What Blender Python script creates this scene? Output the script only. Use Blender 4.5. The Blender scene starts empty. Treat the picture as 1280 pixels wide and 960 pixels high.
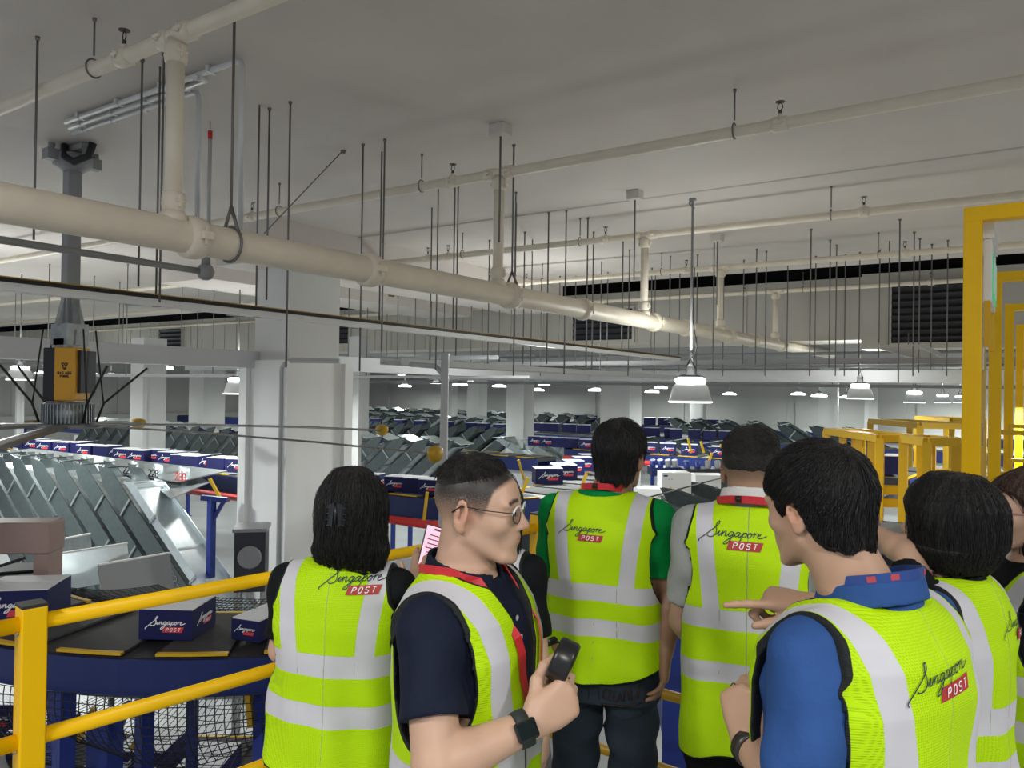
import bpy, bmesh, math, random
import numpy as np
from mathutils import Vector, Matrix
from mathutils.bvhtree import BVHTree
R = math.radians
random.seed(7)
SC = bpy.context.scene
COL = SC.collection
V = Vector

# ------------------------------------------------------------------ camera
CAMZ = 1.75
FPX = 960.0
YAW = R(33.7)
FWD = V((-math.sin(YAW), math.cos(YAW), 0))
RGT = V((math.cos(YAW), math.sin(YAW), 0))
UP = V((0, 0, 1))
PITCH = R(0.42)
ROLL = 0.0144
cam_d = bpy.data.cameras.new('camera')
cam = bpy.data.objects.new('camera', cam_d)
COL.objects.link(cam)
cam_d.sensor_width = 36
cam_d.lens = FPX / 1280 * 36
cam_d.clip_end = 300
cam_d.clip_start = 0.05
CROT = Matrix.Rotation(YAW, 3, 'Z') @ Matrix.Rotation(math.pi / 2 + PITCH, 3, 'X') @ Matrix.Rotation(ROLL, 3, 'Z')
cam.matrix_world = Matrix.Translation((0, 0, CAMZ)) @ CROT.to_4x4()
SC.camera = cam
CPOS = V((0, 0, CAMZ))

def ray(px, py):
    d = CROT @ V(((px - 640) / FPX, -(py - 480) / FPX, -1))
    return d / d.dot(FWD)
def at(px, py, d): return CPOS + ray(px, py) * d
def onz(px, py, z):
    r = ray(px, py)
    return CPOS + r * ((z - CAMZ) / r.z)
def ony(px, py, y):
    r = ray(px, py)
    return CPOS + r * (y / r.y)
def onx(px, py, x):
    r = ray(px, py)
    return CPOS + r * (x / r.x)
def proj(p):
    q = CROT.transposed() @ (V(p) - CPOS)
    return 640 + FPX * q.x / -q.z, 480 - FPX * q.y / -q.z
def rf(r, f, z=0.0): return RGT * r + FWD * f + V((0, 0, z))

# ------------------------------------------------------------------ materials
MATS = {}
def mat(name, col, rough=.5, metal=0.0, noise=0.0, nscale=8.0, bump=0.0, bscale=60.0, emit=None, estr=1.0, spec=None, alpha=None, stretch=None):
    if name in MATS: return MATS[name]
    m = bpy.data.materials.new(name); m.use_nodes = True
    nt = m.node_tree; b = nt.nodes['Principled BSDF']
    b.inputs['Base Color'].default_value = (*col, 1)
    b.inputs['Roughness'].default_value = rough
    b.inputs['Metallic'].default_value = metal
    if spec is not None: b.inputs['Specular IOR Level'].default_value = spec
    if emit:
        b.inputs['Emission Color'].default_value = (*emit, 1)
        b.inputs['Emission Strength'].default_value = estr
    if noise or bump:
        tc = nt.nodes.new('ShaderNodeTexCoord')
        mp = nt.nodes.new('ShaderNodeMapping')
        if stretch: mp.inputs['Scale'].default_value = stretch
        nt.links.new(tc.outputs['Object'], mp.inputs['Vector'])
    if noise:
        n = nt.nodes.new('ShaderNodeTexNoise'); n.inputs['Scale'].default_value = nscale; n.inputs['Detail'].default_value = 5
        nt.links.new(mp.outputs['Vector'], n.inputs['Vector'])
        mx = nt.nodes.new('ShaderNodeMix'); mx.data_type = 'RGBA'
        mx.inputs[6].default_value = (*[c * (1 - noise) for c in col], 1)
        mx.inputs[7].default_value = (*[min(1, c * (1 + noise)) for c in col], 1)
        rp = nt.nodes.new('ShaderNodeMapRange'); rp.inputs[1].default_value = .3; rp.inputs[2].default_value = .7
        nt.links.new(n.outputs['Fac'], rp.inputs[0]); nt.links.new(rp.outputs[0], mx.inputs[0])
        nt.links.new(mx.outputs[2], b.inputs['Base Color'])
    if bump:
        n2 = nt.nodes.new('ShaderNodeTexNoise'); n2.inputs['Scale'].default_value = bscale; n2.inputs['Detail'].default_value = 4
        nt.links.new(mp.outputs['Vector'], n2.inputs['Vector'])
        bp = nt.nodes.new('ShaderNodeBump'); bp.inputs['Strength'].default_value = bump; bp.inputs['Distance'].default_value = .01
        nt.links.new(n2.outputs['Fac'], bp.inputs['Height']); nt.links.new(bp.outputs['Normal'], b.inputs['Normal'])
    MATS[name] = m
    return m

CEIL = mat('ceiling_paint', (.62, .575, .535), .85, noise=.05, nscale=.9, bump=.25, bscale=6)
WALL = mat('wall_paint', (.60, .60, .575), .8, noise=.04, nscale=.6)
COLM = mat('column_paint', (.66, .66, .645), .75, noise=.03, nscale=1.2)
CLAD = mat('column_cladding', (.86, .86, .84), .55)
PANEL = mat('cream_panel', (.60, .575, .51), .7, noise=.05, nscale=1.0)
LOUV = mat('dark_louvre', (.035, .037, .045), .5)
DARKV = mat('unlit_void_black', (.02, .02, .022), .9)  # near-black colour puts the darkness of the unlit ceiling gap into the surface
DUCT = mat('white_duct', (.62, .63, .64), .5)
FLOORM = mat('hall_floor', (.50, .51, .51), .35, noise=.1, nscale=.8)
PLATM = mat('platform_deck', (.32, .33, .35), .6, noise=.1, nscale=3)
CREAM = mat('cream_pipe', (.80, .725, .59), .42, noise=.05, nscale=5, bump=.05, bscale=30)
ROD = mat('zinc_rod', (.20, .195, .19), .5, .5)
BLACKM = mat('black_iron', (.03, .03, .032), .5, .3)
BRASS = mat('sprinkler_bronze', (.10, .085, .07), .4, .6)
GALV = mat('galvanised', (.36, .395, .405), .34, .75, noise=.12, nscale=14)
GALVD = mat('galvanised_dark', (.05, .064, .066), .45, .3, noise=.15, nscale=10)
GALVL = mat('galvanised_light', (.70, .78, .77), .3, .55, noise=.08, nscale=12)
STEEL = mat('bright_steel', (.60, .66, .69), .30, .75, noise=.06, nscale=9)
GREY = mat('grey_paint', (.30, .305, .31), .5)
LGREY = mat('light_grey_paint', (.52, .53, .53), .45)
WHITE = mat('white_paint', (.85, .85, .84), .4)
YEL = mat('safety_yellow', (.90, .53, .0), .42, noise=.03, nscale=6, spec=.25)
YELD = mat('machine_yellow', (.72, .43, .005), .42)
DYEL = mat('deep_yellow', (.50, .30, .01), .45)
NAVY = mat('conveyor_blue', (.010, .022, .125), .35)
BLUE = mat('frame_blue', (.012, .035, .25), .35)
BELT = mat('belt_rubber', (.045, .045, .047), .7, noise=.12, nscale=20)
BELTG = mat('belt_grey', (.13, .13, .128), .85, spec=.15)
BOXN = mat('box_navy', (.014, .016, .09), .6, noise=.08, nscale=5, spec=.25)
BOXW = mat('box_lid_white', (.80, .81, .84), .6)
RED = mat('red_paint', (.62, .03, .025), .4)
REDL = mat('logo_red', (.45, .035, .035), .6)
REDB = mat('box_logo_red', (.75, .05, .06), .6)
LOGOW = mat('logo_white', (.9, .9, .9), .6)
LOGOD = mat('logo_dark', (.012, .035, .05), .6)
LAMPGLOW = mat('lamp_glow', (1, 1, 1), .5, emit=(.93, 1, .96), estr=7)
LAMPRIM = mat('lamp_rim', (1, 1, 1), .5, emit=(.95, 1, .97), estr=2.2)
SHADE = mat('lamp_shade_grey', (.40, .41, .41), .35, .1, emit=(.9, 1, .95), estr=.05)
STRIPG = mat('strip_light_glow', (1, 1, 1), .5, emit=(.95, .97, 1), estr=1.6)
NETM = mat('net_cord', (.02, .02, .02), .8)
BROWN = mat('taupe_paint', (.36, .25, .22), .5, noise=.05, nscale=4)
ORANGE = mat('fan_orange', (.78, .38, .01), .4)
CONDUIT = mat('conduit_white', (.68, .69, .69), .35, .2)
AMBER = mat('amber_lens', (.8, .45, .02), .3, emit=(1, .6, .05), estr=.8)
GREENS = mat('sign_green', (.02, .42, .18), .5, emit=(.05, .8, .3), estr=.25)
CHROME = mat('chrome', (.7, .7, .7), .2, 1)

# ------------------------------------------------------------------ mesh builder
class MB:
    def __init__(s): s.v = []; s.f = []; s.sm = []; s.mi = []; s.cur = 0
    def add(s, vs, fs, smooth=False):
        b = len(s.v); s.v += [tuple(v) for v in vs]
        for f in fs: s.f.append(tuple(b + i for i in f)); s.sm.append(smooth); s.mi.append(s.cur)
        return s
    def box(s, c, size, rot=None, bev=0.0):
        hx, hy, hz = size[0] / 2, size[1] / 2, size[2] / 2
        c = V(c)
        if rot is None: rot = Matrix.Identity(3)
        elif isinstance(rot, (int, float)): rot = Matrix.Rotation(rot, 3, 'Z')
        if bev <= 0:
            vs = [c + rot @ V((x * hx, y * hy, z * hz)) for x in (-1, 1) for y in (-1, 1) for z in (-1, 1)]
            return s.add(vs, [(0, 1, 3, 2), (4, 6, 7, 5), (0, 4, 5, 1), (2, 3, 7, 6), (0, 2, 6, 4), (1, 5, 7, 3)])
        bm = bmesh.new(); bmesh.ops.create_cube(bm, size=1)
        for v in bm.verts: v.co = V((v.co.x * size[0], v.co.y * size[1], v.co.z * size[2]))
        bmesh.ops.bevel(bm, geom=bm.edges[:], offset=bev, segments=2, affect='EDGES', profile=.5)
        bm.verts.index_update()
        vs = [c + rot @ v.co for v in bm.verts]; fs = [[v.index for v in f.verts] for f in bm.faces]
        bm.free()
        return s.add(vs, fs)
    def bar(s, a, b, w, h, up=(0, 0, 1), bev=0.0):
        a, b = V(a), V(b); d = b - a; L = d.length
        if L < 1e-6: return s
        z = d / L; u = V(up)
        x = u.cross(z)
        if x.length < 1e-4: x = V((1, 0, 0)).cross(z)
        x.normalize(); y = z.cross(x)
        M = Matrix((x, y, z)).transposed()
        return s.box((a + b) / 2, (w, h, L), M, bev)
    def tube(s, pts, r, seg=8, caps=True, closed=False):
        pts = [V(p) for p in pts]; n = len(pts)
        rs = r if isinstance(r, (list, tuple)) else [r] * n
        vs = []; prev = None
        for i, p in enumerate(pts):
            if closed: t = pts[(i + 1) % n] - pts[i - 1]
            else: t = pts[min(i + 1, n - 1)] - pts[max(i - 1, 0)]
            t.normalize()
            if prev is None:
                x = V((0, 0, 1)).cross(t)
                if x.length < 1e-3: x = V((1, 0, 0)).cross(t)
            else:
                x = prev - t * prev.dot(t)
            x.normalize(); prev = x; y = t.cross(x)
            for k in range(seg):
                a = 2 * math.pi * k / seg
                vs.append(p + (x * math.cos(a) + y * math.sin(a)) * rs[i])
        fs = []
        for i in range(n if closed else n - 1):
            j = (i + 1) % n
            for k in range(seg):
                k2 = (k + 1) % seg
                fs.append((i * seg + k, i * seg + k2, j * seg + k2, j * seg + k))
        s.add(vs, fs, True)
        if caps and not closed:
            b = len(s.v) - len(vs)
            s.f.append(tuple(b + k for k in range(seg))[::-1]); s.sm.append(False); s.mi.append(s.cur)
            s.f.append(tuple(b + (n - 1) * seg + k for k in range(seg))); s.sm.append(False); s.mi.append(s.cur)
        return s
    def lathe(s, prof, o=(0, 0, 0), rot=None, seg=24, smooth=True, sx=1, sy=1):
        o = V(o); rot = rot or Matrix.Identity(3); vs = []
        for (r, z) in prof:
            for k in range(seg):
                a = 2 * math.pi * k / seg
                vs.append(o + rot @ V((r * math.cos(a) * sx, r * math.sin(a) * sy, z)))
        fs = []
        for i in range(len(prof) - 1):
            for k in range(seg):
                k2 = (k + 1) % seg
                fs.append((i * seg + k, i * seg + k2, (i + 1) * seg + k2, (i + 1) * seg + k))
        s.add(vs, fs, smooth)
        b = len(s.v) - len(vs)
        if prof[0][0] > 1e-6: s.f.append(tuple(b + k for k in range(seg))[::-1]); s.sm.append(False); s.mi.append(s.cur)
        if prof[-1][0] > 1e-6: s.f.append(tuple(b + (len(prof) - 1) * seg + k for k in range(seg))); s.sm.append(False); s.mi.append(s.cur)
        return s
    def prism(s, poly, off):
        poly = [V(p) for p in poly]; off = V(off); n = len(poly)
        vs = poly + [p + off for p in poly]
        fs = [tuple(range(n))[::-1], tuple(range(n, 2 * n))] + [(i, (i + 1) % n, n + (i + 1) % n, n + i) for i in range(n)]
        return s.add(vs, fs)
    def build(s, name, m, parent=None, origin=None, fixn=True):
        me = bpy.data.meshes.new(name)
        o0 = V(origin) if origin is not None else V((0, 0, 0))
        me.from_pydata([tuple(V(v) - o0) for v in s.v], [], s.f)
        me.polygons.foreach_set('use_smooth', s.sm)
        ms = m if isinstance(m, (list, tuple)) else [m]
        for x in ms: me.materials.append(x)
        if len(ms) > 1: me.polygons.foreach_set('material_index', s.mi)
        if fixn:
            bm = bmesh.new(); bm.from_mesh(me)
            bmesh.ops.recalc_face_normals(bm, faces=bm.faces[:]); bm.to_mesh(me); bm.free()
        me.update()
        o = bpy.data.objects.new(name, me); COL.objects.link(o)
        o.location = o0
        if parent: o.parent = parent
        return o

def tag(o, label=None, cat=None, group=None, kind=None):
    if label: o['label'] = label
    if cat: o['category'] = cat
    if group: o['group'] = group
    if kind: o['kind'] = kind
    return o
def empty(name, loc=(0, 0, 0), rz=0.0, label=None, cat=None, group=None):
    o = bpy.data.objects.new(name, None); COL.objects.link(o)
    o.location = loc; o.rotation_euler = (0, 0, rz); o.empty_display_size = .1
    return tag(o, label, cat, group)
def struct(name, mb, m): return tag(mb.build(name, m), kind='structure')
def copy_tree(o, parent=None):
    c = o.copy(); COL.objects.link(c)
    if parent: c.parent = parent
    for ch in list(o.children): copy_tree(ch, c)
    return c
def local(mb, root):
    return mb

# ------------------------------------------------------------------ layout constants (building axes: X along the branch pipes, Y along the main pipe)
ZC = 4.0          # underside of the ceiling slab
ZF = -2.7         # sorting hall floor
ZB = 0.2          # belts of the sorter loops
XL, XR, YW = -39.0, 16.0, 37.0
YB = None

def main_d(px): return 3.52 * 1280 / (1280 - px)
PM0 = at(0, 251, main_d(0)); PM1 = at(1048, 447, main_d(1048))
XM = (PM0.x + at(620, 372, main_d(620)).x) / 2
ZM = (PM0.z + at(620, 372, main_d(620)).z) / 2

# ceiling, walls
YVOID = 11.0 if YB is None else YB
pb = at(1000, 395, 15.3)
YB = pb.y
slab = MB(); YS = YB - 1.5
slab.box(((XL + XR) / 2, (YS - 9) / 2, ZC + .15), (XR - XL, YS + 9, .3))
struct('ceiling', slab, CEIL)
vd = MB()
vd.box(((XL + XR) / 2, (YS + YB + 6) / 2, ZC + 1.3), (XR - XL, YB + 6 - YS, .2))
vd.box(((XL + XR) / 2, YS - .05, ZC + .75), (XR - XL, .1, 1.1))
vd.box(((XL + XR) / 2, YB + 1.0, ZC + .7), (XR - XL, .1, 1.4))
for x_ in (XL, XR): vd.box((x_, YS + 1.2, ZC + .7), (.1, 2.8, 1.4))
struct('ceiling_void_seal', vd, DARKV)  # closed black boxes added to keep light out of the ceiling gap
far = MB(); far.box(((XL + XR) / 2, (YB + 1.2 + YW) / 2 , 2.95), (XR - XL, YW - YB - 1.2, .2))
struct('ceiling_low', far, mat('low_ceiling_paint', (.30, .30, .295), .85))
# ------------------------------------------------------------------ hall shell
m = MB(); m.box(((XL + XR) / 2, (YW - 9) / 2, ZF - .1), (XR - XL, YW + 9, .2)); struct('floor', m, FLOORM)
m = MB(); m.box(((XL + XR) / 2, YW + .1, (ZF + 3.2) / 2), (XR - XL, .2, 3.2 - ZF))
for i in range(11):
    x = XL + 2.5 + i * 5.0
    m.box((x, YW - .06, .75), (4.6, .12, 3.2)); 
m.box(((XL + XR) / 2, YW - .2, -.9), (XR - XL, .4, 2.2))
struct('wall_back', m, WALL)
m = MB(); m.box((XL - .1, (YW - 9) / 2, 1.9), (.2, YW + 9, 9.2))
for i in range(9): m.box((XL + .06, -6 + i * 5.0, .75), (.12, 4.6, 3.2))
m.box((XL + .2, (YW - 9) / 2, -.9), (.4, YW + 9, 2.2))
struct('wall_left', m, WALL)
m = MB(); m.box((XR + .1, (YW - 9) / 2 + 6, 1.2), (.2, YW - 3, 7.8)); struct('wall_right', m, WALL)

# bulkhead of cream panels with louvres
ZBK = 2.8
m = MB(); lou = MB(); seam = MB()
m.box(((XL - 2.6) / 2, YB + .6, (ZBK + 4.0) / 2), (-2.6 - XL, 1.2, 4.0 - ZBK))
m.box(((XR - 2.6) / 2, YB + .6, (2.62 + 4.05) / 2), (XR + 2.6, 1.2, 4.05 - 2.62))
x = -37.0
while x < 14:
    if not (-2.7 < x < -.4): m.box((x, YB - .012, 3.4), (.05, .025, 1.2 if x < -2.6 else 1.36))
    x += .62 if x < -11 else 1.23
struct('wall_bulkhead', m, PANEL)
def louvre(xa, xb, z0, z1, name):
    t = empty(name, ((xa + xb) / 2, YB - .02, z0))
    w = xb - xa; h = z1 - z0
    f = MB(); 
    for s in (-1, 1): f.box((s * (w / 2 + .03), -.02, h / 2), (.06, .09, h + .12))
    for s in (0, 1): f.box((0, -.02, s * h + (s * 2 - 1) * .03), (w, .09, .06))
    f.build('window_frame', PANEL, t)
    b = MB(); b.box((0, .005, h / 2), (w, .02, h)); b.build('backing', DARKV, t)
    n = int(h / .13)
    for k in range(n):
        sl = MB(); sl.box((0, -.03, (k + .5) * h / n), (w, .012, h / n * .72), Matrix.Rotation(R(35), 3, 'X')); sl.build('slat', LOUV, t)
    t['kind'] = 'structure'
    return t
lv = louvre(ony(1115, 390, YB).x, ony(1206, 390, YB).x, 2.72, 3.78, 'window_1')
louvre(ony(718, 400, YB).x, ony(792, 400, YB).x, 2.92, 3.62, 'window_2')
louvre(ony(405, 400, YB).x, ony(438, 400, YB).x, 3.02, 3.6, 'window_3')
louvre(ony(201, 415, YB).x, ony(229, 415, YB).x, 3.0, 3.72, 'window_4')

# columns and ceiling beams
cc = at(362, 400, 10.75); CX1, CY0 = cc.x, cc.y
CW, CD = .74, .94
m = MB(); m.box((CX1 - CW / 2, CY0 + CD / 2, (ZC + 2.1) / 2), (CW, CD, ZC - 2.1)); struct('column_upper', m, COLM)
m = MB()
m.box((CX1 - CW / 2, CY0 + CD / 2, (ZF + 2.12) / 2), (CW + .16, CD + .16, 2.12 - ZF))
for sx, sy in ((1, -1), (1, 1), (-1, -1)):
    m.box((CX1 - CW / 2 + sx * (CW / 2 + .07), CY0 + CD / 2 + sy * (CD / 2 + .07), (ZF + 2.1) / 2), (.16, .16, 2.1 - ZF))
struct('column_lower', m, CLAD)
m = MB()
def sleeved_beam(mb, xc, w, y0, y1):
    mb.box((xc, (y0 + y1) / 2, 3.525), (w, y1 - y0, .17)); mb.box((xc, (y0 + y1) / 2, 3.875), (w, y1 - y0, .25))
    cuts = [at(px, 400, main_d(px)).y for px in (215, 622, 805, 900, 969)]; a = y0
    for c in [c for c in cuts if y0 < c < y1] + [None]:
        b = y1 if c is None else c - .09
        if b > a: mb.box((xc, (a + b) / 2, 3.68), (w, b - a, .14))
        a = (c or 0) + .09
sleeved_beam(m, CX1 - CW / 2, CW + .5, CY0 - .5, YS)
b2 = onz(200, 303, ZC); sleeved_beam(m, b2.x, 1.3, b2.y + .4, YS)
b3 = onz(540, 268, ZC)
struct('ceiling_beams', m, CEIL)
# drop slab joints (construction line of the ceiling)
m = MB(); q = onz(1000, 222, ZC); m.box((q.x, q.y, ZC - .001), (24, .05, .004)); struct('ceiling_joint', m, mat('joint_grey', (.47, .44, .41), .9))
def far_col(px0, px1, d, name, z1=3.0, m_=COLM):
    a = at(px0, 490, d); b = at(px1, 490, d)
    w = (b - a).length * .72
    c = (a + b) / 2
    q = MB(); q.box((c.x, c.y, (ZF + z1) / 2), (w, w, z1 - ZF))
    q.box((c.x + w * .5, c.y - w * .5, (ZF + z1) / 2), (.12, .12, z1 - ZF))
    return struct(name, q, m_)
for i, (a, b, d) in enumerate([(165, 206, 21), (238, 280, 30), (436, 461, 19), (584, 609, 33), (633, 668, 24), (750, 803, 22), (862, 884, 36), (1022, 1050, 30), (1080, 1098, 33), (555, 572, 40), (20, 30, 30), (90, 104, 33)]):
    far_col(a, b, d, 'column_%d' % (i + 1))

# white beams / ducts under the services
m = MB(); m.box(((-14.5 + XR) / 2, YB + 1.6, 2.13), (XR + 14.5, .35, .25)); struct('beam_cross', m, DUCT)
m = MB(); m.box((-9.35, (2.0 + YB + 1.4) / 2, 2.13), (.3, YB - .6, .24)); struct('beam_long', m, DUCT)
m = MB(); m.box((-16, 13.9, 2.3), (10, .3, .22)); struct('beam_short', m, DUCT)

# platform deck
post1 = rf((45 - 640) / 960 * 1.99, 1.99); post2 = rf((676 - 640) / 960 * 3.47, 3.47)
rd = (post2 - post1).normalized()
m = MB()
pA = post1 - rd * 4; pC = post2 + V((3.4, -.15, 0)); out = V((-rd.y, rd.x, 0)) * .12
m.prism([pA + out, post2 + out, pC + V((0, .12, 0)), V((6, pC.y + .1, 0)), V((6, -5, 0)), V((pA.x - .2, -5, 0))], (0, 0, -.15))
struct('floor_platform', m, PLATM)
m = MB()
for px_, py_ in ((-2.6, -3.5), (-1.9, .6), (-1.4, 2.6), (1.5, 2.4), (4.5, 2.2), (4.5, -3.5)): m.box((px_, py_, (ZF - .15) / 2), (.16, .16, -.15 - ZF))
struct('trim_platform_supports', m, NAVY)

# ------------------------------------------------------------------ sprinkler pipework
def coupling(mb, c, axis, r):
    axis = V(axis).normalized(); c = V(c)
    z = axis; x = V((0, 0, 1)).cross(z); x = x if x.length > .1 else V((1, 0, 0)); x.normalize(); y = z.cross(x)
    M = Matrix((x, y, z)).transposed()
    mb.lathe([(r * 1.02, -.055), (r * 1.22, -.05), (r * 1.28, -.02), (r * 1.28, .02), (r * 1.22, .05), (r * 1.02, .055)], c, M, 20)
    for s in (-1, 1):
        mb.box(c + M @ V((s * r * 1.42, 0, 0)), (r * .42, r * .5, .07), M, .006)
        mb.tube([c + M @ V((s * r * 1.42, -r * .55, 0)), c + M @ V((s * r * 1.42, r * .55, 0))], .011, 6)
RM = .095
t = empty('main_pipe', (XM, 0, ZM), label='thick cream sprinkler main running overhead the whole length of the hall', cat='pipe')
ZM_ = 2.66
def zmain(y): return 2.575 + (y - 1.6) * .0075
mb = MB(); mb.tube([(0, y, zmain(y) - ZM) for y in (-3, 2, 8, 14, 20)], RM, 28); mb.build('pipe', CREAM, t)
risers = []
for px in (215, 622, 805, 900, 969): risers.append(at(px, 400, main_d(px)).y)
BZ = 3.68; RB = .043; RR = .048
for y in [risers[0] + .12, 4.0, risers[1] + .2, 7.2, risers[2] + .3, 10.2, risers[3] + .4, 13.3, risers[4] + .4]:
    mb = MB(); coupling(mb, (0, y, zmain(y) - ZM), (0, 1, 0), RM); mb.build('coupling', CREAM, t)
for y in (risers[0] - .0, 3.6): pass
names = ['branch pipe crossing highest near the fan mount', 'branch pipe second from the camera crossing the ceiling', 'branch pipe third from the camera with lamp rod before it', 'branch pipe fourth from the camera under the dark gap', 'branch pipe fifth and last, just before the louvred bulkhead']
branch_objs = []
for i, y in enumerate(risers):
    b = empty('branch_pipe', (XM, y, BZ), label='cream sprinkler ' + names[i], cat='pipe', group='sprinkler branch pipes')
    mb = MB(); mb.tube([(-26, 0, 0), (-8, 0, 0), (0, 0, 0), (7, 0, 0), (14.5, 0, 0)], RB, 16); mb.build('pipe', CREAM, b)
    rz = zmain(y) + RM * .8 - BZ
    mb = MB(); mb.tube([(0, 0, -.02), (0, 0, rz)], RR, 18); mb.build('riser', CREAM, b)
    for c, ax, r in (((-.1, 0, 0), (1, 0, 0), RB), ((.1, 0, 0), (1, 0, 0), RB), ((0, 0, -.1), (0, 0, 1), RR), ((0, 0, rz + .1), (0, 0, 1), RR)):
        mb = MB(); coupling(mb, c, ax, r); mb.build('coupling', CREAM, b)
    mb = MB(); mb.lathe([(RR * 1.5, 0), (RR * 1.6, .03), (RR * 1.1, .07)], (0, 0, rz - .01), None, 18); mb.build('base_collar', CREAM, b)
    branch_objs.append(b)
def sprinkler(b, x):
    mb = MB(); mb.tube([(x, 0, .03), (x, 0, .075)], .017, 8); coupling(mb, (x, 0, 0), (1, 0, 0), RB)
    s = mb.build('sprinkler_tee', CREAM, b)
    h = MB(); h.tube([(x, 0, .07), (x, 0, .10)], .013, 8)
    for sg in (-1, 1): h.tube([(x, 0, .095), (x + sg * .018, 0, .115), (x + sg * .016, 0, .14), (x, 0, .16)], .004, 6)
    h.lathe([(.032, .158), (.034, .162), (.012, .168)], (x, 0, 0), None, 14)
    h.build('sprinkler_head', BRASS, s)
def xat(px, py, i): return ony(px, py, risers[i]).x - XM
for i, lst in enumerate([[(155, 68)], [(315, 265), (566, 218), (975, 146)], [(560, 320), (535, 318), (757, 293), (1080, 246)], [(658, 346), (858, 330), (1131, 306)], [(931, 357), (1164, 342), (752, 366)]]):
    for px, py in lst: sprinkler(branch_objs[i], xat(px, py, i))

def rod_obj(p_top, p_bot, r, label, group, name='hanger_rod', ring=None, m_=ROD):
    t = empty(name, p_top, label=label, cat='rod', group=group)
    q = V(p_bot) - V(p_top)
    mb = MB(); mb.tube([(0, 0, 0), q], r, 6); mb.build('shaft', m_, t)
    mb = MB(); mb.lathe([(r * 1.1, -.025), (r * 1.9, -.015), (r * 1.9, 0)], (0, 0, 0), None, 8); mb.build('anchor', m_, t)
    if ring:
        ax, rr = ring
        mb = MB(); a = []
        for k in range(18):
            an = 2 * math.pi * k / 18
            a.append(q + V((0, 0, -rr - .035)) + V((0, math.cos(an), math.sin(an) * 1.15)) * (rr + .006) if ax == 'x' else q + V((0, 0, -rr - .035)) + V((math.cos(an), 0, math.sin(an) * 1.15)) * (rr + .006))
        mb.tube(a, .006, 6, closed=True); mb.build('ring', m_, t)
    return t
# ring hangers of the branch pipes
nm = ['first', 'second', 'third', 'fourth', 'fifth']
for i, lst in enumerate([[(117, 95)], [(349, 262), (527, 225), (918, 157)], [(578, 318), (725, 296), (1039, 255)], [(678, 343), (827, 333), (1098, 308)], [(1004, 350)]]):
    for px, py in lst:
        x = ony(px, py, risers[i]).x
        rod_obj((x, risers[i], ZC), (x, risers[i], BZ + RB + .045), .007, 'ring hanger carrying the %s cream branch pipe' % nm[i], 'ring hangers of the %s branch pipe' % nm[i], 'pipe_hanger', ('x', RB))
for px in (288, 640):
    y = at(px, 330, main_d(px)).y; z = zmain(y)
    tt = rod_obj((XM, y, ZC), (XM, y, z + RM + .12), .009, 'yoke hanger carrying the thick cream main pipe, ' + ('before' if px < 400 else 'behind') + ' its second riser', 'yoke hangers of the main pipe', 'pipe_hanger')
    mb = MB(); pts = []
    for k in range(25):
        an = R(-60) + R(300) * k / 24 + R(150)
        pts.append(V((math.cos(R(90) + R(360) * k / 24) * (RM + .008), 0, math.sin(R(90) + R(360) * k / 24) * (RM + .008) * (1.0))) + V((0, 0, z - ZC)))
    mb.tube(pts, .009, 6, closed=True)
    for s in (-1, 1): mb.tube([(s * .07, 0, z - ZC + RM * .75), (0, 0, z - ZC + RM + .13)], .011, 6)
    mb.build('yoke', ROD, tt)
# free hanger rods: (px of the top, py of the top at the ceiling, py of the bottom)
RODS = [(178, 74, 358), (205, 66, 378), (337, 135, 375), (363, 127, 470), (454, 180, 470), (481, 174, 440), (548, 232, 462), (573, 228, 445),
 (645, 240, 470), (686, 265, 455), (708, 263, 468), (779, 300, 440), (742, 290, 462), (656, 290, 455), (612, 300, 455), (735, 272, 460), (787, 312, 470), (838, 320, 445),
 (872, 318, 470), (893, 296, 462), (946, 311, 455), (958, 314, 470), (1014, 286, 470), (1038, 300, 460), (1046, 306, 470), (1125, 274, 478), (1143, 290, 470), (1150, 298, 466), (1057, 318, 470),
 (47, 46, 300), (437, 330, 462), (498, 345, 460), (520, 350, 455), (540, 352, 470), (590, 348, 458), (604, 352, 470), (625, 355, 462), (677, 348, 470), (700, 345, 455), (760, 340, 470), (815, 335, 455), (850, 338, 465),
 (905, 330, 470), (985, 325, 462), (1020, 320, 455), (1075, 315, 470), (1100, 312, 455), (1165, 305, 462), (1185, 300, 470),
 (62, 330, 470), (118, 345, 462), (150, 352, 455), (228, 350, 468), (248, 352, 440), (268, 345, 470), (300, 355, 462), (160, 330, 470), (97, 340, 470), (20, 352, 462), (390, 352, 462), (405, 350, 470), (460, 352, 470), (478, 356, 455), (556, 356, 470), (640, 350, 440), (720, 345, 468), (930, 325, 455)]
for (px, py, pyb) in RODS:
    p = onz(px, py, ZC)
    if p.y > YS: p = ony(px, py, YS - .25); p.z = ZC
    f = p.dot(FWD)
    zb = at(px, pyb, f).z
    reg = 'between the fan and the big column' if px < 420 else ('over the chute field beyond the big column' if px < 640 else ('in front of the cream bulkhead, middle of the hall' if px < 900 else 'in front of the wide dark louvre'))
    rod_obj(p, (p.x, p.y, max(zb, 1.9)), .008 if f < 9 else .0095, 'thin grey hanger rod ' + reg, 'hanger rods ' + reg)
# junction boxes on the ceiling with short drop rods
for px, py in ((626, 160), (794, 243), (897, 297)):
    p = onz(px, py - 4, ZC)
    t = empty('ceiling_box', p, label='small grey box on the ceiling above the %s branch riser' % {626: 'second', 794: 'third', 897: 'fourth'}[px], cat='box', group='ceiling boxes')
    mb = MB(); mb.box((0, 0, -.05), (.15, .15, .1), 0, .01); mb.build('housing', CEIL, t)
    mb = MB(); mb.tube([(0, 0, -.1), (0, 0, -1.0)], .009, 6); mb.build('drop_rod', ROD, t)
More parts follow.
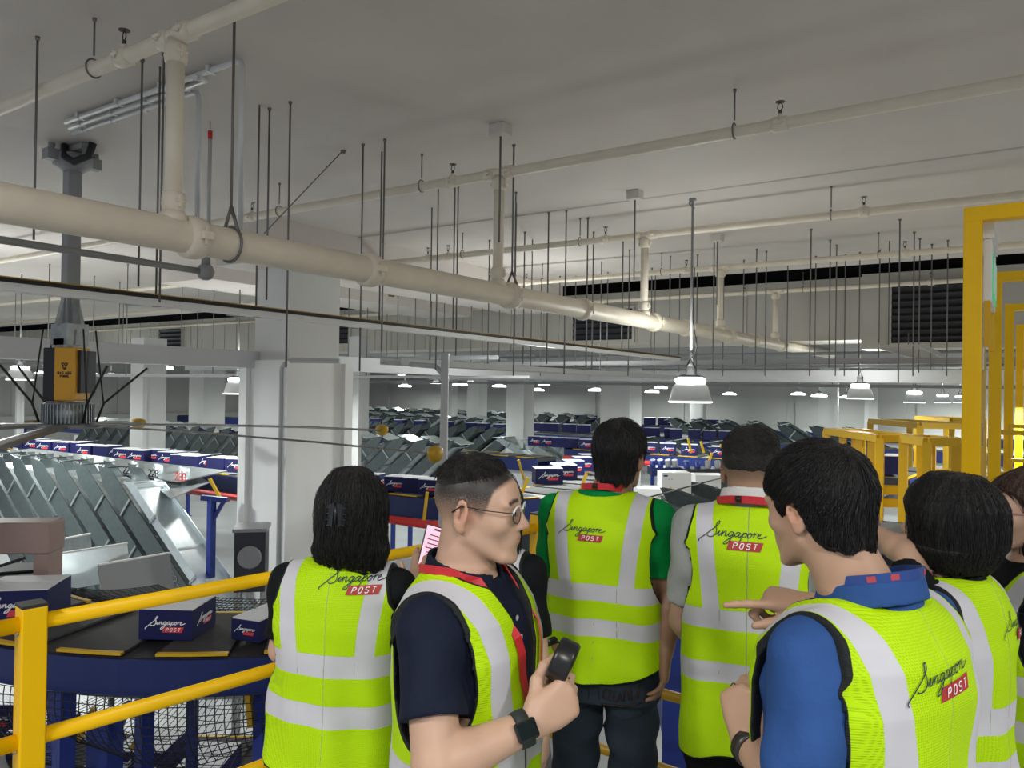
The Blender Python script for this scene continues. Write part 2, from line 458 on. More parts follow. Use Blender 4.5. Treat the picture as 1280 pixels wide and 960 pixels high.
# brace wire
a = onz(429, 188, ZC); b = at(330, 292, a.dot(FWD) - .3)
mb = MB(); mb.tube([a, b], .006, 6); mb.lathe([(.02, -.03), (.025, 0)], a, None, 8)
tag(mb.build('brace_wire', ROD), 'diagonal brace wire from the ceiling above the grey beam', 'wire')

# white conduits on the ceiling beside the fan mount
c0 = onz(78, 162, ZC - .03)
for k, (pxe, dropy, lab) in enumerate([(249, 275, 'white ceiling conduit bending down beside the cream riser'), (262, 280, 'white ceiling conduit with short drop between its two neighbours'), (303, 290, 'white ceiling conduit with longest run ending past the main pipe hanger')]):
    y = c0.y - .0 - k * .09 + .09
    xe = ony(pxe, 112, y).x; pe = V((xe, y, ZC - .035))
    zb = at(pxe, dropy, pe.dot(FWD)).z
    t = empty('conduit', pe, label=lab, cat='conduit', group='white conduits beside the fan mount')
    mb = MB(); x0 = c0.x - xe + k * .12
    pts = [(x0, 0, 0), (x0 * .5, 0, 0), (-.08, 0, 0), (-.03, 0, -.012), (-.005, 0, -.05), (0, 0, -.12), (0, 0, zb - pe.z)]
    if k == 1: pts = pts[:2] + [(-.05, 0, 0)] + [(-.02, -.05, -.01), (.0, -.12, -.03)]
    mb.tube(pts, .021, 10); mb.build('pipe', CONDUIT, t)
    for q in (.15, .4, .65, .9): mb = MB(); mb.box((x0 * q, 0, .005), (.03, .07, .05)); mb.build('saddle', CONDUIT, t)
p = onz(263, 152, ZC); f = p.dot(FWD); zt = at(263, 160, f).z; zb = at(258, 282, f).z
t = empty('sensor_tube', (p.x, p.y, zb), label='slim grey drop tube with a red collar beside the conduits', cat='tube')
mb = MB(); mb.tube([(0, 0, 0), (0, 0, ZC - zb - .12)], .017, 8); mb.tube([(0, 0, ZC - zb - .2), (0, 0, ZC - zb)], .005, 6); mb.build('pipe', LGREY, t)
mb = MB(); mb.tube([(0, 0, ZC - zb - .15), (0, 0, ZC - zb - .08)], .02, 8); mb.build('red_collar', RED, t)

# lighting trunking running along the hall
p0 = at(0, 349, 4.6); p1 = at(560, 418, 4.6 * 1280 / 720)
XT = (p0.x + p1.x) / 2; ZT = (p0.z + p1.z) / 2
t = empty('light_trunking', (XT, 0, ZT), label='long straight light trunking with black top and bright white underside', cat='trunking')
mb = MB(); mb.box((0, 5.2, .016), (.10, 15.5, .026)); mb.build('channel', BLACKM, t)
mb = MB(); mb.box((0, 5.2, .033), (.104, 15.5, .007)); mb.build('yellow_strip', DYEL, t)
mb = MB(); mb.box((0, 5.2, -.022), (.092, 15.5, .048), 0); mb.build('light_strip', WHITE, t)
for px, py in ((195, 373), (320, 388), (474, 408), (566, 418), (643, 427)):
    y = onx(px, py, XT).y
    mb = MB(); mb.box((-.17, y, -.012), (.30, .09, .03)); mb.box((.01, y, -.02), (.05, .04, .06)); bb = mb.build('bracket', GREY, t)
    mb = MB(); mb.tube([(0, y, 0), (0, y, ZC - ZT)], .008, 6); mb.build('hanger', ROD, bb)
# second thin conduit with round junction
p1 = at(257, 340, 5.2)
t = empty('ball_conduit', p1, label='grey conduit ending in a round junction ball below the main pipe', cat='conduit')
mb = MB(); mb.tube([(0, 0, 0), (0, -5, .02)], .022, 8); mb.build('pipe', GREY, t)
mb = MB(); mb.lathe([(.02, -.055), (.045, -.04), (.06, 0), (.045, .04), (.02, .055)], (0, 0, 0), None, 14); mb.tube([(0, 0, .04), (0, 0, .32)], .03, 8); mb.build('junction', GREY, t)

# pipes and trays under the bulkhead
k = 0
for (y, z, r, x0, x1, lab) in [(YB - .9, 2.5, .03, -13, 8, 'thin grey service pipe under the bulkhead, nearer and higher'), (YB - .5, 2.38, .035, -14, 10, 'grey service pipe under the bulkhead, middle of three'), (YB + .1, 2.3, .03, -15, 12, 'grey service pipe under the bulkhead, lowest of three'),
                               (12.6, 2.0, .03, -30, -8, 'grey service pipe crossing behind the fan, lower'), (11.8, 2.35, .04, -30, -8.2, 'grey service pipe crossing behind the fan, higher')]:
    mb = MB(); mb.tube([(x0, y, z), (x1, y, z)], r, 8); tag(mb.build('hanging_pipe', LGREY if k % 2 else GREY), lab, 'pipe', 'service pipes under the bulkhead'); k += 1
def tray(name, a, b, w, label, m_=GREY):
    t = empty(name, a, label=label, cat='cable tray', group='cable trays below the services')
    a, b = V(a), V(b); d = b - a; n = V((-d.y, d.x, 0)).normalized() * w / 2
    for s in (-1, 1):
        mb = MB(); mb.bar(n * s, d + n * s, .02, .07); mb.build('side_rail', m_, t)
    mb = MB()
    for q in range(int(d.length / .4)): mb.bar(d * (q * .4 / d.length) + n, d * (q * .4 / d.length) - n, .02, .02)
    mb.build('rungs', m_, t)
    for q in (.1, .37, .63, .9):
        mb = MB(); mb.tube([d * q + n, d * q + n + V((0, 0, 4.0 - a.z if (a + d * q).y < YS else .4))], .009, 5); mb.build('hanger', ROD, t)
    return t
tray('cable_tray', (-15, 13.2, 2.28), (10, 13.2, 2.28), .4, 'long grey cable tray crossing in front of the white beam')
tray('cable_tray', (-30, 9.8, 1.95), (-10.5, 9.8, 1.95), .35, 'grey cable tray crossing behind the fan towards the big column')
tray('cable_tray', (-6.0, 6.5, 2.05), (-6.0, 15.2, 2.05), .3, 'grey cable tray running away beneath the main pipe', LGREY)
tray('cable_tray', (-1.4, 11.5, 2.42), (-1.4, 20, 2.42), .5, 'wide cable tray running away under the wide dark louvre', LGREY)
tray('cable_tray', (-24, 19.5, 1.95), (8, 19.5, 1.95), .3, 'thin cable tray carrying the row of lamps beyond the white beam', GREY)
# curved cable conduit on the column
mb = MB()
cp = at(352, 470, 10.6); e1 = at(362, 455, 10.5)
pts = [V((cp.x, cp.y, ZF + .1)), V((cp.x, cp.y, 1.95))] + [V((cp.x, cp.y, 1.95)) + RGT * (.16 * (1 - math.cos(R(a)))) + V((0, 0, .16 * math.sin(R(a)))) for a in (20, 45, 70, 90)] + [V((cp.x, cp.y, 2.11)) + RGT * .8]
mb.tube(pts, .035, 10); tag(mb.build('column_conduit', LGREY), 'grey conduit climbing the big column and bending over its top', 'conduit')
# tall post in front of the chutes
pp = at(554, 600, 8.6)
t = empty('service_post', (pp.x, pp.y, ZF), label='slim light grey post rising left of the man in glasses', cat='post')
mb = MB(); mb.box((0, 0, (2.15 - ZF) / 2), (.085, .085, 2.15 - ZF), YAW, .008); mb.build('shaft', LGREY, t)
mb = MB(); mb.box((0, 0, .01), (.25, .25, .02)); mb.build('base_plate', LGREY, t)
mb = MB(); mb.tube([(-.01, 0, 1.9 - ZF), (-.1, -.05, 2.0 - ZF), (-.35, -.2, 2.02 - ZF)], .03, 8); mb.build('elbow', LGREY, t)

# ------------------------------------------------------------------ high bay lamps
def highbay(px, py, d, wpx, label, big=False, first=False):
    c = at(px, py, d); s = wpx / 960 * d / .46
    t = empty('pendant_lamp', c, label=label, cat='lamp', group='high bay lamps')
    mb = MB(); mb.lathe([(.245 * s, -.135 * s), (.235 * s, -.10 * s), (.20 * s, .03 * s), (.155 * s, .08 * s)], (0, 0, 0), None, 28); mb.build('shade', SHADE, t)
    mb = MB(); mb.lathe([(.235 * s, -.152 * s), (.25 * s, -.147 * s), (.25 * s, -.136 * s), (.232 * s, -.133 * s)], (0, 0, 0), None, 28); mb.build('lower_rim', LAMPRIM, t)
    mb = MB(); mb.lathe([(.158 * s, .075 * s), (.175 * s, .09 * s), (.172 * s, .125 * s), (.13 * s, .14 * s)], (0, 0, 0), None, 28); mb.build('glowing_collar', LAMPGLOW, t)
    mb = MB(); mb.lathe([(.14 * s, .14 * s), (.15 * s, .155 * s), (.06 * s, .18 * s), (.05 * s, .26 * s), (.02 * s, .3 * s)], (0, 0, 0), None, 14)
    mb.tube([(-.05 * s, 0, .25 * s), (.0, 0, .38 * s), (.05 * s, 0, .25 * s)], .012 * s, 6); mb.build('driver', BLACKM, t)
    top = (3.43 if px == 298 else ZC) if c.y < YS else (2.6 if c.y < YB + 1.3 else 2.84)
    mb = MB(); mb.tube([(0, 0, .36 * s), (.0, 0, top - c.z)], .012 if not big else .014, 6); mb.build('drop_rod', ROD if not big else GREY, t)
    if big:
        mb = MB(); mb.bar((-.03, 0, top - c.z - .03), (.03, 0, top - c.z + .0), .05, .05); mb.tube([(.02, 0, top - c.z - .12), (-.04, 0, top - c.z - .06), (-.03, 0, top - c.z)], .012, 6); mb.build('ceiling_hook', GREY, t)
        mb = MB(); mb.tube([(.03, .0, .3 * s), (.07, 0, .5 * s), (.02, 0, .8 * s), (.03, 0, 1.4 * s)], .006, 5); mb.build('cable', BLACKM, t)
    return c
lamps = [(863, 487, 8.9, 50, 'largest high bay lamp, hanging mid-hall above the white-collared man'), (298, 482, 13.4, 33, 'high bay lamp glowing just beside the big column'), (25, 466, 16, 28, 'high bay lamp beside the yellow fan motor, near the hall edge'),
         (1075, 489, 15, 30, 'high bay lamp above the yellow machine frame, first of its row'), (1143, 496, 19, 23, 'high bay lamp above the yellow machine frame, second of its row'), (1178, 498, 26, 17, 'small high bay lamp close to the yellow gate posts'),
         (1200, 499, 30, 14, 'smallest high bay lamp peeping out beside the yellow gate post')]
for i, l in enumerate(lamps): highbay(*l, big=(i == 0))
# small far lamps: flat glowing discs under the trays
for k, (px, py, d) in enumerate([(53, 466, 26), (113, 467, 28), (139, 469, 28), (206, 459, 24), (261, 475, 30), (502, 470, 26), (506, 482, 30), (545, 478, 32), (575, 480, 26), (588, 478, 30), (624, 482, 28), (672, 487, 30), (745, 487, 26), (815, 489, 28), (826, 484, 30), (912, 492, 30), (998, 492, 28), (1024, 494, 26), (1058, 496, 30), (680, 480, 34)]):
    c = at(px, py, d)
    t = empty('pendant_lamp', c, label='small far glowing lamp %s' % ('behind the fan motor' if px < 300 else ('between the big column and the slim grey post' if px < 560 else ('above the green-shirted man and the far chutes' if px < 850 else 'under the white beam right of the largest lamp'))), cat='lamp', group='small far lamps ' + ('a' if px < 300 else 'b' if px < 560 else 'c' if px < 850 else 'd'))
    mb = MB(); mb.lathe([(.26, -.05), (.25, 0), (.12, .03)], (0, 0, 0), None, 14); mb.build('lamp_glass', LAMPGLOW, t)
    mb = MB(); mb.lathe([(.13, .03), (.10, .1), (.03, .13)], (0, 0, 0), None, 10); mb.tube([(0, 0, .1), (0, 0, 2.85 - c.z)], .014, 5); mb.build('lamp_cap', GREY, t)

# ------------------------------------------------------------------ ceiling fan
FC = rf((86 - 640) / 960 * 7.3, 7.3); FH = V((FC.x, FC.y, 1.36))
t = empty('ceiling_fan', FH, label='huge ceiling fan with yellow and black motor box hanging from the slab', cat='ceiling fan')
mb = MB(); mb.box((0, 0, 1.42), (.125, .125, 2.1), 0, .01); mb.build('down_pole', GREY, t)
mb = MB(); mb.box((0, 0, 2.52), (.10, .5, .10)); mb.box((0, 0, 2.60), (.55, .12, .05)); mb.lathe([(.09, 2.40), (.17, 2.46), (.17, 2.55), (.09, 2.58)], (0, 0, 0), None, 12)
for s in (-1, 1): mb.tube([(s * .24, 0, 2.6), (s * .1, 0, 2.42)], .02, 6); mb.tube([(.02, s * .22, 2.5), (.02, s * .2, 2.62)], .03, 8)
mb.build('ceiling_mount', GREY, t)
mb = MB(); mb.tube([(.05, -.1, 2.62), (.1, -.12, 2.5), (.22, -.1, 2.44), (.33, -.02, 2.5), (.36, .0, 2.62)], .035, 8); mb.build('cable_loop', BLACKM, t)
ry = YAW
Mf = Matrix.Rotation(YAW, 3, 'Z')
mb = MB(); mb.box(Mf @ V((.045, -.02, .475)), (.20, .26, .50), Mf, .012); mb.build('motor_box', ORANGE, t)
mb = MB(); mb.box(Mf @ V((-.105, 0, .47)), (.11, .30, .50), Mf, .012); mb.box(Mf @ V((.16, .02, .50)), (.03, .26, .40), Mf); mb.build('motor_housing', BLACKM, t)
# maker's mark on the box front: a round animal-like badge reduced to plain strokes, and two lines of lettering
lg = MB(); fy = -.152
def strokes2(mb, lines, ox, oz, sc, w):
    for ln in lines:
        pts = [Mf @ V((ox + a * sc, fy, oz + b * sc)) for a, b in ln]
        for p, q in zip(pts[:-1], pts[1:]): mb.bar(p, q, w, .003, up=tuple(Mf @ V((0, 1, 0))))
FONT = {
 'B': [[(0, 0), (0, 1), (.5, 1), (.6, .85), (.6, .65), (.45, .52), (0, .52)], [(.45, .52), (.65, .4), (.65, .12), (.5, 0), (0, 0)]],
 'I': [[(.3, 0), (.3, 1)]], 'G': [[(.65, .8), (.5, 1), (.15, 1), (0, .8), (0, .2), (.15, 0), (.5, 0), (.65, .2), (.65, .45), (.4, .45)]],
 'A': [[(0, 0), (.32, 1), (.65, 0)], [(.12, .35), (.53, .35)]], 'S': [[(.62, .85), (.5, 1), (.15, 1), (0, .85), (0, .65), (.15, .53), (.5, .47), (.65, .35), (.65, .15), (.5, 0), (.15, 0), (0, .15)]],
 'F': [[(0, 0), (0, 1), (.6, 1)], [(0, .52), (.5, .52)]], 'N': [[(0, 0), (0, 1), (.62, 0), (.62, 1)]], 'P': [[(0, 0), (0, 1), (.5, 1), (.63, .85), (.63, .62), (.5, .48), (0, .48)]],
 'O': [[(.15, 0), (0, .2), (0, .8), (.15, 1), (.5, 1), (.65, .8), (.65, .2), (.5, 0), (.15, 0)]], 'T': [[(0, 1), (.65, 1)], [(.325, 1), (.325, 0)]],
 '0': [[(.15, 0), (0, .2), (0, .8), (.15, 1), (.5, 1), (.65, .8), (.65, .2), (.5, 0), (.15, 0)]], '2': [[(0, .8), (.15, 1), (.5, 1), (.65, .8), (.65, .62), (0, 0), (.65, 0)]],
 '3': [[(0, .85), (.15, 1), (.5, 1), (.64, .85), (.64, .65), (.45, .52), (.2, .52)], [(.45, .52), (.65, .38), (.65, .15), (.5, 0), (.15, 0), (0, .15)]],
 '8': [[(.2, .52), (.05, .65), (.05, .85), (.18, 1), (.47, 1), (.6, .85), (.6, .65), (.45, .52), (.2, .52), (0, .38), (0, .15), (.15, 0), (.5, 0), (.65, .15), (.65, .38), (.45, .52)]],
 '9': [[(.62, .55), (.5, .45), (.15, .45), (0, .6), (0, .85), (.15, 1), (.5, 1), (.63, .85), (.63, .2), (.5, 0), (.1, 0)]],
 '7': [[(0, 1), (.65, 1), (.25, 0)]], '6': [[(.6, .9), (.5, 1), (.15, 1), (0, .8), (0, .2), (.15, 0), (.5, 0), (.65, .15), (.65, .4), (.5, .55), (.1, .52)]],
 '5': [[(.6, 1), (.05, 1), (.0, .55), (.45, .58), (.65, .4), (.65, .15), (.5, 0), (.1, 0), (0, .1)]],
 '4': [[(.45, 0), (.45, 1), (0, .3), (.65, .3)]], '1': [[(.15, .8), (.35, 1), (.35, 0)]], '-': [[(.1, .5), (.55, .5)]],
 'E': [[(.6, 0), (0, 0), (0, 1), (.6, 1)], [(0, .52), (.5, .52)]], 'X': [[(0, 0), (.65, 1)], [(0, 1), (.65, 0)]],
}
def text_lines(s, gap=.95):
    o = []; x = 0
    for ch in s:
        if ch == ' ': x += .55; continue
        for ln in FONT[ch]: o.append([(x + a, b) for a, b in ln])
        x += gap
    return o, x - (gap - .65)
L, w_ = text_lines('BIG ASS'); strokes2(lg, L, .045 - w_ * .0105, .475, .021, .006)
L, w_ = text_lines('FANS'); strokes2(lg, L, .045 - w_ * .0105, .445, .021, .006)
strokes2(lg, [[(-.9, .7), (-.5, .2), (-.4, -.4), (0, -1), (.4, -.4), (.5, .2), (.9, .7)], [(-.9, .7), (-.4, .9), (0, .4), (.4, .9), (.9, .7)], [(-.3, .2), (-.1, .1)], [(.3, .2), (.1, .1)], [(-.15, -.5), (.15, -.5)]], .045, .55, .034, .008)
lg.build('lettering', BLACKM, t)
mb = MB()
nseg = 44
prof = [(.185, .0), (.205, .02), (.205, .20), (.18, .215)]
mb.lathe(prof, (0, 0, 0), None, 36)
for k in range(nseg):
    a = 2 * math.pi * k / nseg; mb.box((.21 * math.cos(a), .21 * math.sin(a), .105), (.03, .008, .18), a)
mb.build('finned_motor', GALV, t)
mb = MB(); mb.lathe([(.28, -.035), (.29, -.02), (.29, .0), (.18, .01)], (0, 0, 0), None, 30); mb.build('hub_ring', GREY, t)
mb = MB(); mb.prism([(-.15, -.03, .93), (.15, -.03, .93), (.05, -.03, 1.28), (-.05, -.03, 1.28)], (0, .06, 0)); mb.prism([(-.03, -.13, .93), (-.03, .13, .93), (-.03, .06, 1.22), (-.03, -.06, 1.22)], (.06, 0, 0)); mb.box((0, 0, .76), (.2, .2, .1)); mb.box((0, 0, .85), (.3, .2, .2)); mb.build('gusset', GALV, t)
for k in range(6):
    an = R(-13.5) + k * R(60)
    d_ = RGT * math.cos(an) + FWD * math.sin(an); n_ = V((-d_.y, d_.x, 0))
    mb = MB(); vs = []
    prof2 = [(-.085, -.012), (-.03, .012), (.04, .022), (.085, .010), (.04, .008), (-.03, -.002)]
    for s_, dz in ((.22, -.01), (1.5, -.05), (2.6, -.1), (3.62, -.165)):
        for (c_, h_) in prof2: vs.append(d_ * s_ + n_ * c_ + V((0, 0, dz + h_ - c_ * .25)))
    np_ = len(prof2); fs = []
    for i in range(3):
        for j in range(np_): fs.append((i * np_ + j, i * np_ + (j + 1) % np_, (i + 1) * np_ + (j + 1) % np_, (i + 1) * np_ + j))
    fs += [tuple(range(np_)), tuple(range(3 * np_, 4 * np_))]
    mb.add(vs, fs); bl = mb.build('blade', mat('blade_grey', (.22, .215, .205), .4, .4), t)
    mb = MB(); c_ = d_ * 3.68 + V((0, 0, -.165)); Mt = Matrix((d_, n_, V((0, 0, 1)))).transposed()
    mb.lathe([(.02, -.07), (.075, -.05), (.11, .0), (.10, .05), (.03, .075)], c_, Mt @ Matrix.Diagonal((.6, 1, 1)), 14); mb.build('winglet', DYEL, bl)
for k, (an, rr) in enumerate(((20, .9), (160, .9), (200, .75), (330, .8))):
    d_ = RGT * math.cos(R(an)) + FWD * math.sin(R(an))
    mb = MB(); mb.tube([d_ * .24 + V((0, 0, .02)), d_ * .3 + V((0, 0, .2)), d_ * (rr * .75) + V((0, 0, .55))], .012, 6); mb.tube([d_ * .3 + V((0, 0, .18)), V((0, 0, .9)) + d_ * .22], .008, 5); mb.build('safety_cable', BLACKM, t)
# ------------------------------------------------------------------ lettering shared by trays and vests
def crom(pts, n=5):
    if len(pts) < 3: return pts
    P = [pts[0]] + list(pts) + [pts[-1]]; o = []
    for i in range(1, len(P) - 2):
        p0, p1, p2, p3 = P[i - 1], P[i], P[i + 1], P[i + 2]
        for k in range(n):
            t = k / n
            o.append(tuple(.5 * (2 * p1[j] + (p2[j] - p0[j]) * t + (2 * p0[j] - 5 * p1[j] + 4 * p2[j] - p3[j]) * t * t + (3 * p1[j] - p0[j] - 3 * p2[j] + p3[j]) * t ** 3) for j in (0, 1)))
    o.append(tuple(pts[-1])); return o
SCRIPT = [
 [(-2.3, -1.6), (-2.5, -1.2), (-1.9, -.55), (-1.0, .4), (0, 1.5), (.55, 2.3), (.6, 2.75), (.25, 2.6), (.1, 1.9), (.45, 1.1), (.55, .3), (.1, -.25), (-.7, -.35), (-1.1, -.05)],
 [(.75, .1), (1.15, .95), (1.1, .2), (1.35, .05), (1.7, .6), (1.85, .95), (1.8, .05), (2.1, .75), (2.5, .95), (2.5, .2), (2.75, .05), (3.1, .4)],
 [(4.0, .85), (3.5, .95), (3.15, .5), (3.35, .05), (3.8, .3), (4.05, .9), (3.85, -.3), (3.4, -1.25), (2.8, -1.5), (2.75, -1.1), (3.6, -.3), (4.4, .3)],
 [(5.25, .85), (4.8, .95), (4.4, .5), (4.6, .05), (5.05, .35), (5.3, .9), (5.2, .2), (5.45, .05), (5.75, .45)],
 [(5.75, .4), (6.0, .95), (5.85, 0), (5.65, -.9)], [(5.95, .6), (6.35, .98), (6.65, .6), (6.4, .08), (6.0, .15)],
 [(7.15, .95), (6.85, .6), (7.0, .1), (7.35, .1), (7.6, .55), (7.35, .95), (7.1, .9), (7.4, .75), (7.95, .8)],
 [(7.95, .8), (8.1, 1.0), (8.05, .1)], [(8.1, .6), (8.4, .95), (8.7, .9)],
 [(8.85, .5), (9.25, .7), (9.15, .98), (8.85, .75), (8.85, .25), (9.2, .05), (9.9, .25), (10.5, .6)],
]
SW = 13.0
def script_strokes(slant=.28):
    o = []
    for ln in SCRIPT: o.append([((x + slant * y + 2.6) / SW, y / SW) for x, y in crom(ln)])
    return o
POSTBOX = [((5.5) / SW, -2.55 / SW), ((12.1) / SW, -2.55 / SW), (12.7 / SW, -.75 / SW), (6.1 / SW, -.75 / SW)]
def post_strokes():
    L, w_ = text_lines('POST', 1.28); s = 1.02
    return [[((6.75 + a * s + .3 * b * s) / SW, (-2.15 + b * 1.05) / SW) for a, b in ln] for ln in L]

def flat_logo(mb_s, mb_r, mb_p, o, ux, uz, n, w):
    """write the mark on a flat face: o lower-left of the lettering line, ux/uz in-plane unit axes, n outward normal"""
    P = lambda a, b, h: o + ux * (a * w) + uz * (b * w) + n * h
    for ln in script_strokes():
        for p, q in zip(ln[:-1:2], ln[2::2]): mb_s.bar(P(*p, .003), P(*q, .003), w * .022, .003, up=n)
    mb_r.prism([P(a, b, .0005) for a, b in POSTBOX], n * .003)
    if mb_p is not None:
        for ln in post_strokes():
            for p, q in zip(ln[:-1], ln[1:]): mb_p.bar(P(*p, .0045), P(*q, .0045), w * .018, .002, up=n)

def make_box(L, W, H, logo=0):
    """navy corrugated tray with white lid flaps; front is local -Y"""
    t = empty('parcel_box', (0, 0, 0))
    mb = MB(); mb.box((0, 0, H / 2 - .004), (L, W, H - .008)); mb.build('carton', BOXN, t)
    mb = MB()
    for s in (-1, 1): mb.box((0, s * W * .253, H - .002), (L * .985, W * .455, .008))
    mb.build('lid', BOXW, t)
    if logo:
        faces = [((-L * .36, -W / 2, H * .5), V((1, 0, 0)), V((0, -1, 0)), L * .72), ((L / 2, -W * .30, H * .5), V((0, 1, 0)), V((1, 0, 0)), min(W * .6, L * .72))]
        for o, ux, n, w in faces[:logo]:
            a, b, c = MB(), MB(), MB()
            flat_logo(a, b, c if L > .3 and logo > 1 else None, V(o), ux, V((0, 0, 1)), n, w)
            a.build('script_logo', LOGOW, t); x = b.build('red_logo', REDB, t)
            if c.v: c.build('logo_letters', LOGOW, x)
    return t
BOXP = {}
def box_at(p, rz, label, group, L=.42, W=.42, H=.25, logo=1):
    key = (round(L, 2), round(W, 2), round(H, 2), logo)
    if key not in BOXP: o = BOXP[key] = make_box(L, W, H, logo)
    else: o = copy_tree(BOXP[key])
    o.location = p; o.rotation_euler = (0, 0, rz); tag(o, label, 'box', group)
    return o

# ------------------------------------------------------------------ sorter conveyors
def offset_path(path, o):
    r = []
    for i, p in enumerate(path):
        a = path[max(i - 1, 0)]; b = path[min(i + 1, len(path) - 1)]
        d = V((b[0] - a[0], b[1] - a[1], 0)).normalized()
        r.append(V((p[0] - d.y * o, p[1] + d.x * o, p[2] if len(p) > 2 else 0)))
    return r
def ribbon(mb, A, B, z0, z1, smooth=False):
    """solid strip between two offset paths A,B, from z0 to z1 relative"""
    n = len(A); vs = []
    for a, b in zip(A, B): vs += [a + V((0, 0, z0)), b + V((0, 0, z0)), b + V((0, 0, z1)), a + V((0, 0, z1))]
    fs = []
    for i in range(n - 1):
        for k in range(4): fs.append((i * 4 + k, i * 4 + (k + 1) % 4, i * 4 + 4 + (k + 1) % 4, i * 4 + 4 + k))
    fs += [(0, 1, 2, 3), tuple(4 * (n - 1) + k for k in (3, 2, 1, 0))]
    mb.add(vs, fs, smooth)
def resample(path, step):
    pts = [V((*p[:2], p[2] if len(p) > 2 else 0)) for p in path]; o = [pts[0]]; acc = 0
    for a, b in zip(pts[:-1], pts[1:]):
        L = (b - a).length; n = max(1, int(round(L / step)))
        for k in range(1, n + 1): o.append(a.lerp(b, k / n))
    return o
def conveyor(path, w, label, belt=BELT, gap=.09, plate=.62, skirt=.28, leg=True, avoid=(), marks=True, legstep=3.0, zf=ZF, name='sorter_conveyor', group=None, rail=None):
    path = [V(p) for p in path]; c0 = path[0].copy()
    pts = [p - c0 for p in path]
    t = empty(name, c0, label=label, cat='conveyor', group=group)
    fine = resample(pts, .12)
    A = offset_path(fine, w / 2); B = offset_path(fine, -w / 2)
    mb = MB(); ribbon(mb, A, B, -.10, -.02); mb.build('deck', BLACKM, t)
    # belt plates
    mb = MB(); L = 0; seg = [0]; cur = 0; lens = [0]
    for a, b in zip(fine[:-1], fine[1:]): lens.append(lens[-1] + (b - a).length)
    tot = lens[-1]; pitch = plate + gap; k = 0; marksm = MB()
    while k * pitch < tot - .05:
        idx = [i for i, l in enumerate(lens) if k * pitch <= l <= k * pitch + plate]
        if len(idx) >= 2:
            i0, i1 = idx[0], idx[-1]
            ribbon(mb, offset_path(fine, w / 2 - .04)[i0:i1 + 1], offset_path(fine, -w / 2 + .04)[i0:i1 + 1], -.015, .0)
            if marks:
                for s in (1, -1):
                    mk_ = MB(); ribbon(mk_, offset_path(fine, s * (w / 2 + .004))[i0:i1 + 1], offset_path(fine, s * (w / 2 - .032))[i0:i1 + 1], -.012, .003); mk_.build('edge_mark', YELD, t)
        k += 1
    mb.build('belt', belt, t)
    for s in (1, -1):
        mb = MB(); ribbon(mb, offset_path(fine, s * (w / 2 + .03)), offset_path(fine, s * (w / 2 + .005)), -.03 - skirt, -.025); mb.build('side_skirt', NAVY, t)
    mb = MB()
    ribbon(mb, offset_path(fine, w * .3), offset_path(fine, -w * .3), -.03 - skirt - .10, -.03 - skirt - .02); mb.build('drive_track', LGREY, t)
    if leg:
        k = .4
        while k < tot:
            i = min(range(len(lens)), key=lambda q: abs(lens[q] - k))
            for s in (1, -1):
                q = offset_path(fine, s * w * .42)[i]; mb = MB(); qw = q + c0
                if any(min((V((*a_[:2], 0)).lerp(V((*b_[:2], 0)), t_ / 20) - V((qw.x, qw.y, 0))).length for a_, b_ in zip(pa[:-1], pa[1:]) for t_ in range(21)) < wa / 2 + .12 for pa, wa in avoid): continue
                mb.box((q.x, q.y, (zf - c0.z - .1) / 2 + -.05), (.09, .09, abs(zf - c0.z) - .1)); mb.box((q.x, q.y, zf - c0.z + .01), (.2, .2, .02))
                mb.build('leg', BLUE, t)
            k += legstep
    return t
y1 = 8.82
arcR = []
S1 = [(-27, y1 + .25, ZB), (-20, y1 + .05, ZB), (-16, y1, ZB), (-12, y1, ZB), (-8, y1, ZB), (-7.4, y1 + .02, ZB)]
for a in range(-80, 1, 10): S1.append((-7.4 + 1.25 * math.cos(R(a)), y1 + 1.27 + 1.25 * math.sin(R(a)), ZB))
S1 += [(-6.2, 11.5, ZB), (-6.5, 13.2, ZB), (-7.0, 14.4, ZB)]
cS1 = conveyor(S1, .85, 'long blue-sided sorter belt of navy boxes passing behind the big column and curling away', BELTG, legstep=4)
S1b = [(-34, 15.3, ZB), (-9.2, 15.3, ZB)]
conveyor(S1b, .8, 'straight sorter belt above the middle chutes, beyond the big column', BELTG, legstep=5)
S2 = [(-10.3, 18.9, ZB)] + [(-10.0, 18.35, ZB), (-9.4, 18.2, ZB), (6, 18.2, ZB)]
cS2 = conveyor(S2, .8, 'blue-sided sorter belt crossing behind the two men at the railing', BELTG, legstep=5)
conveyor([(-36, 23.6, ZB), (-11, 23.6, ZB)], .8, 'far sorter belt above the darkest chutes', BELTG, legstep=8, marks=False)
conveyor([(-15.0, 24.8, ZB), (6, 24.8, ZB)], .8, 'far sorter belt with pale chutes beyond the green-shirted man', BELTG, legstep=8, marks=False)
conveyor([(-36, 33.5, ZB), (8, 33.5, ZB)], .8, 'farthest sorter belt along the rear wall', BELTG, legstep=10, marks=False)
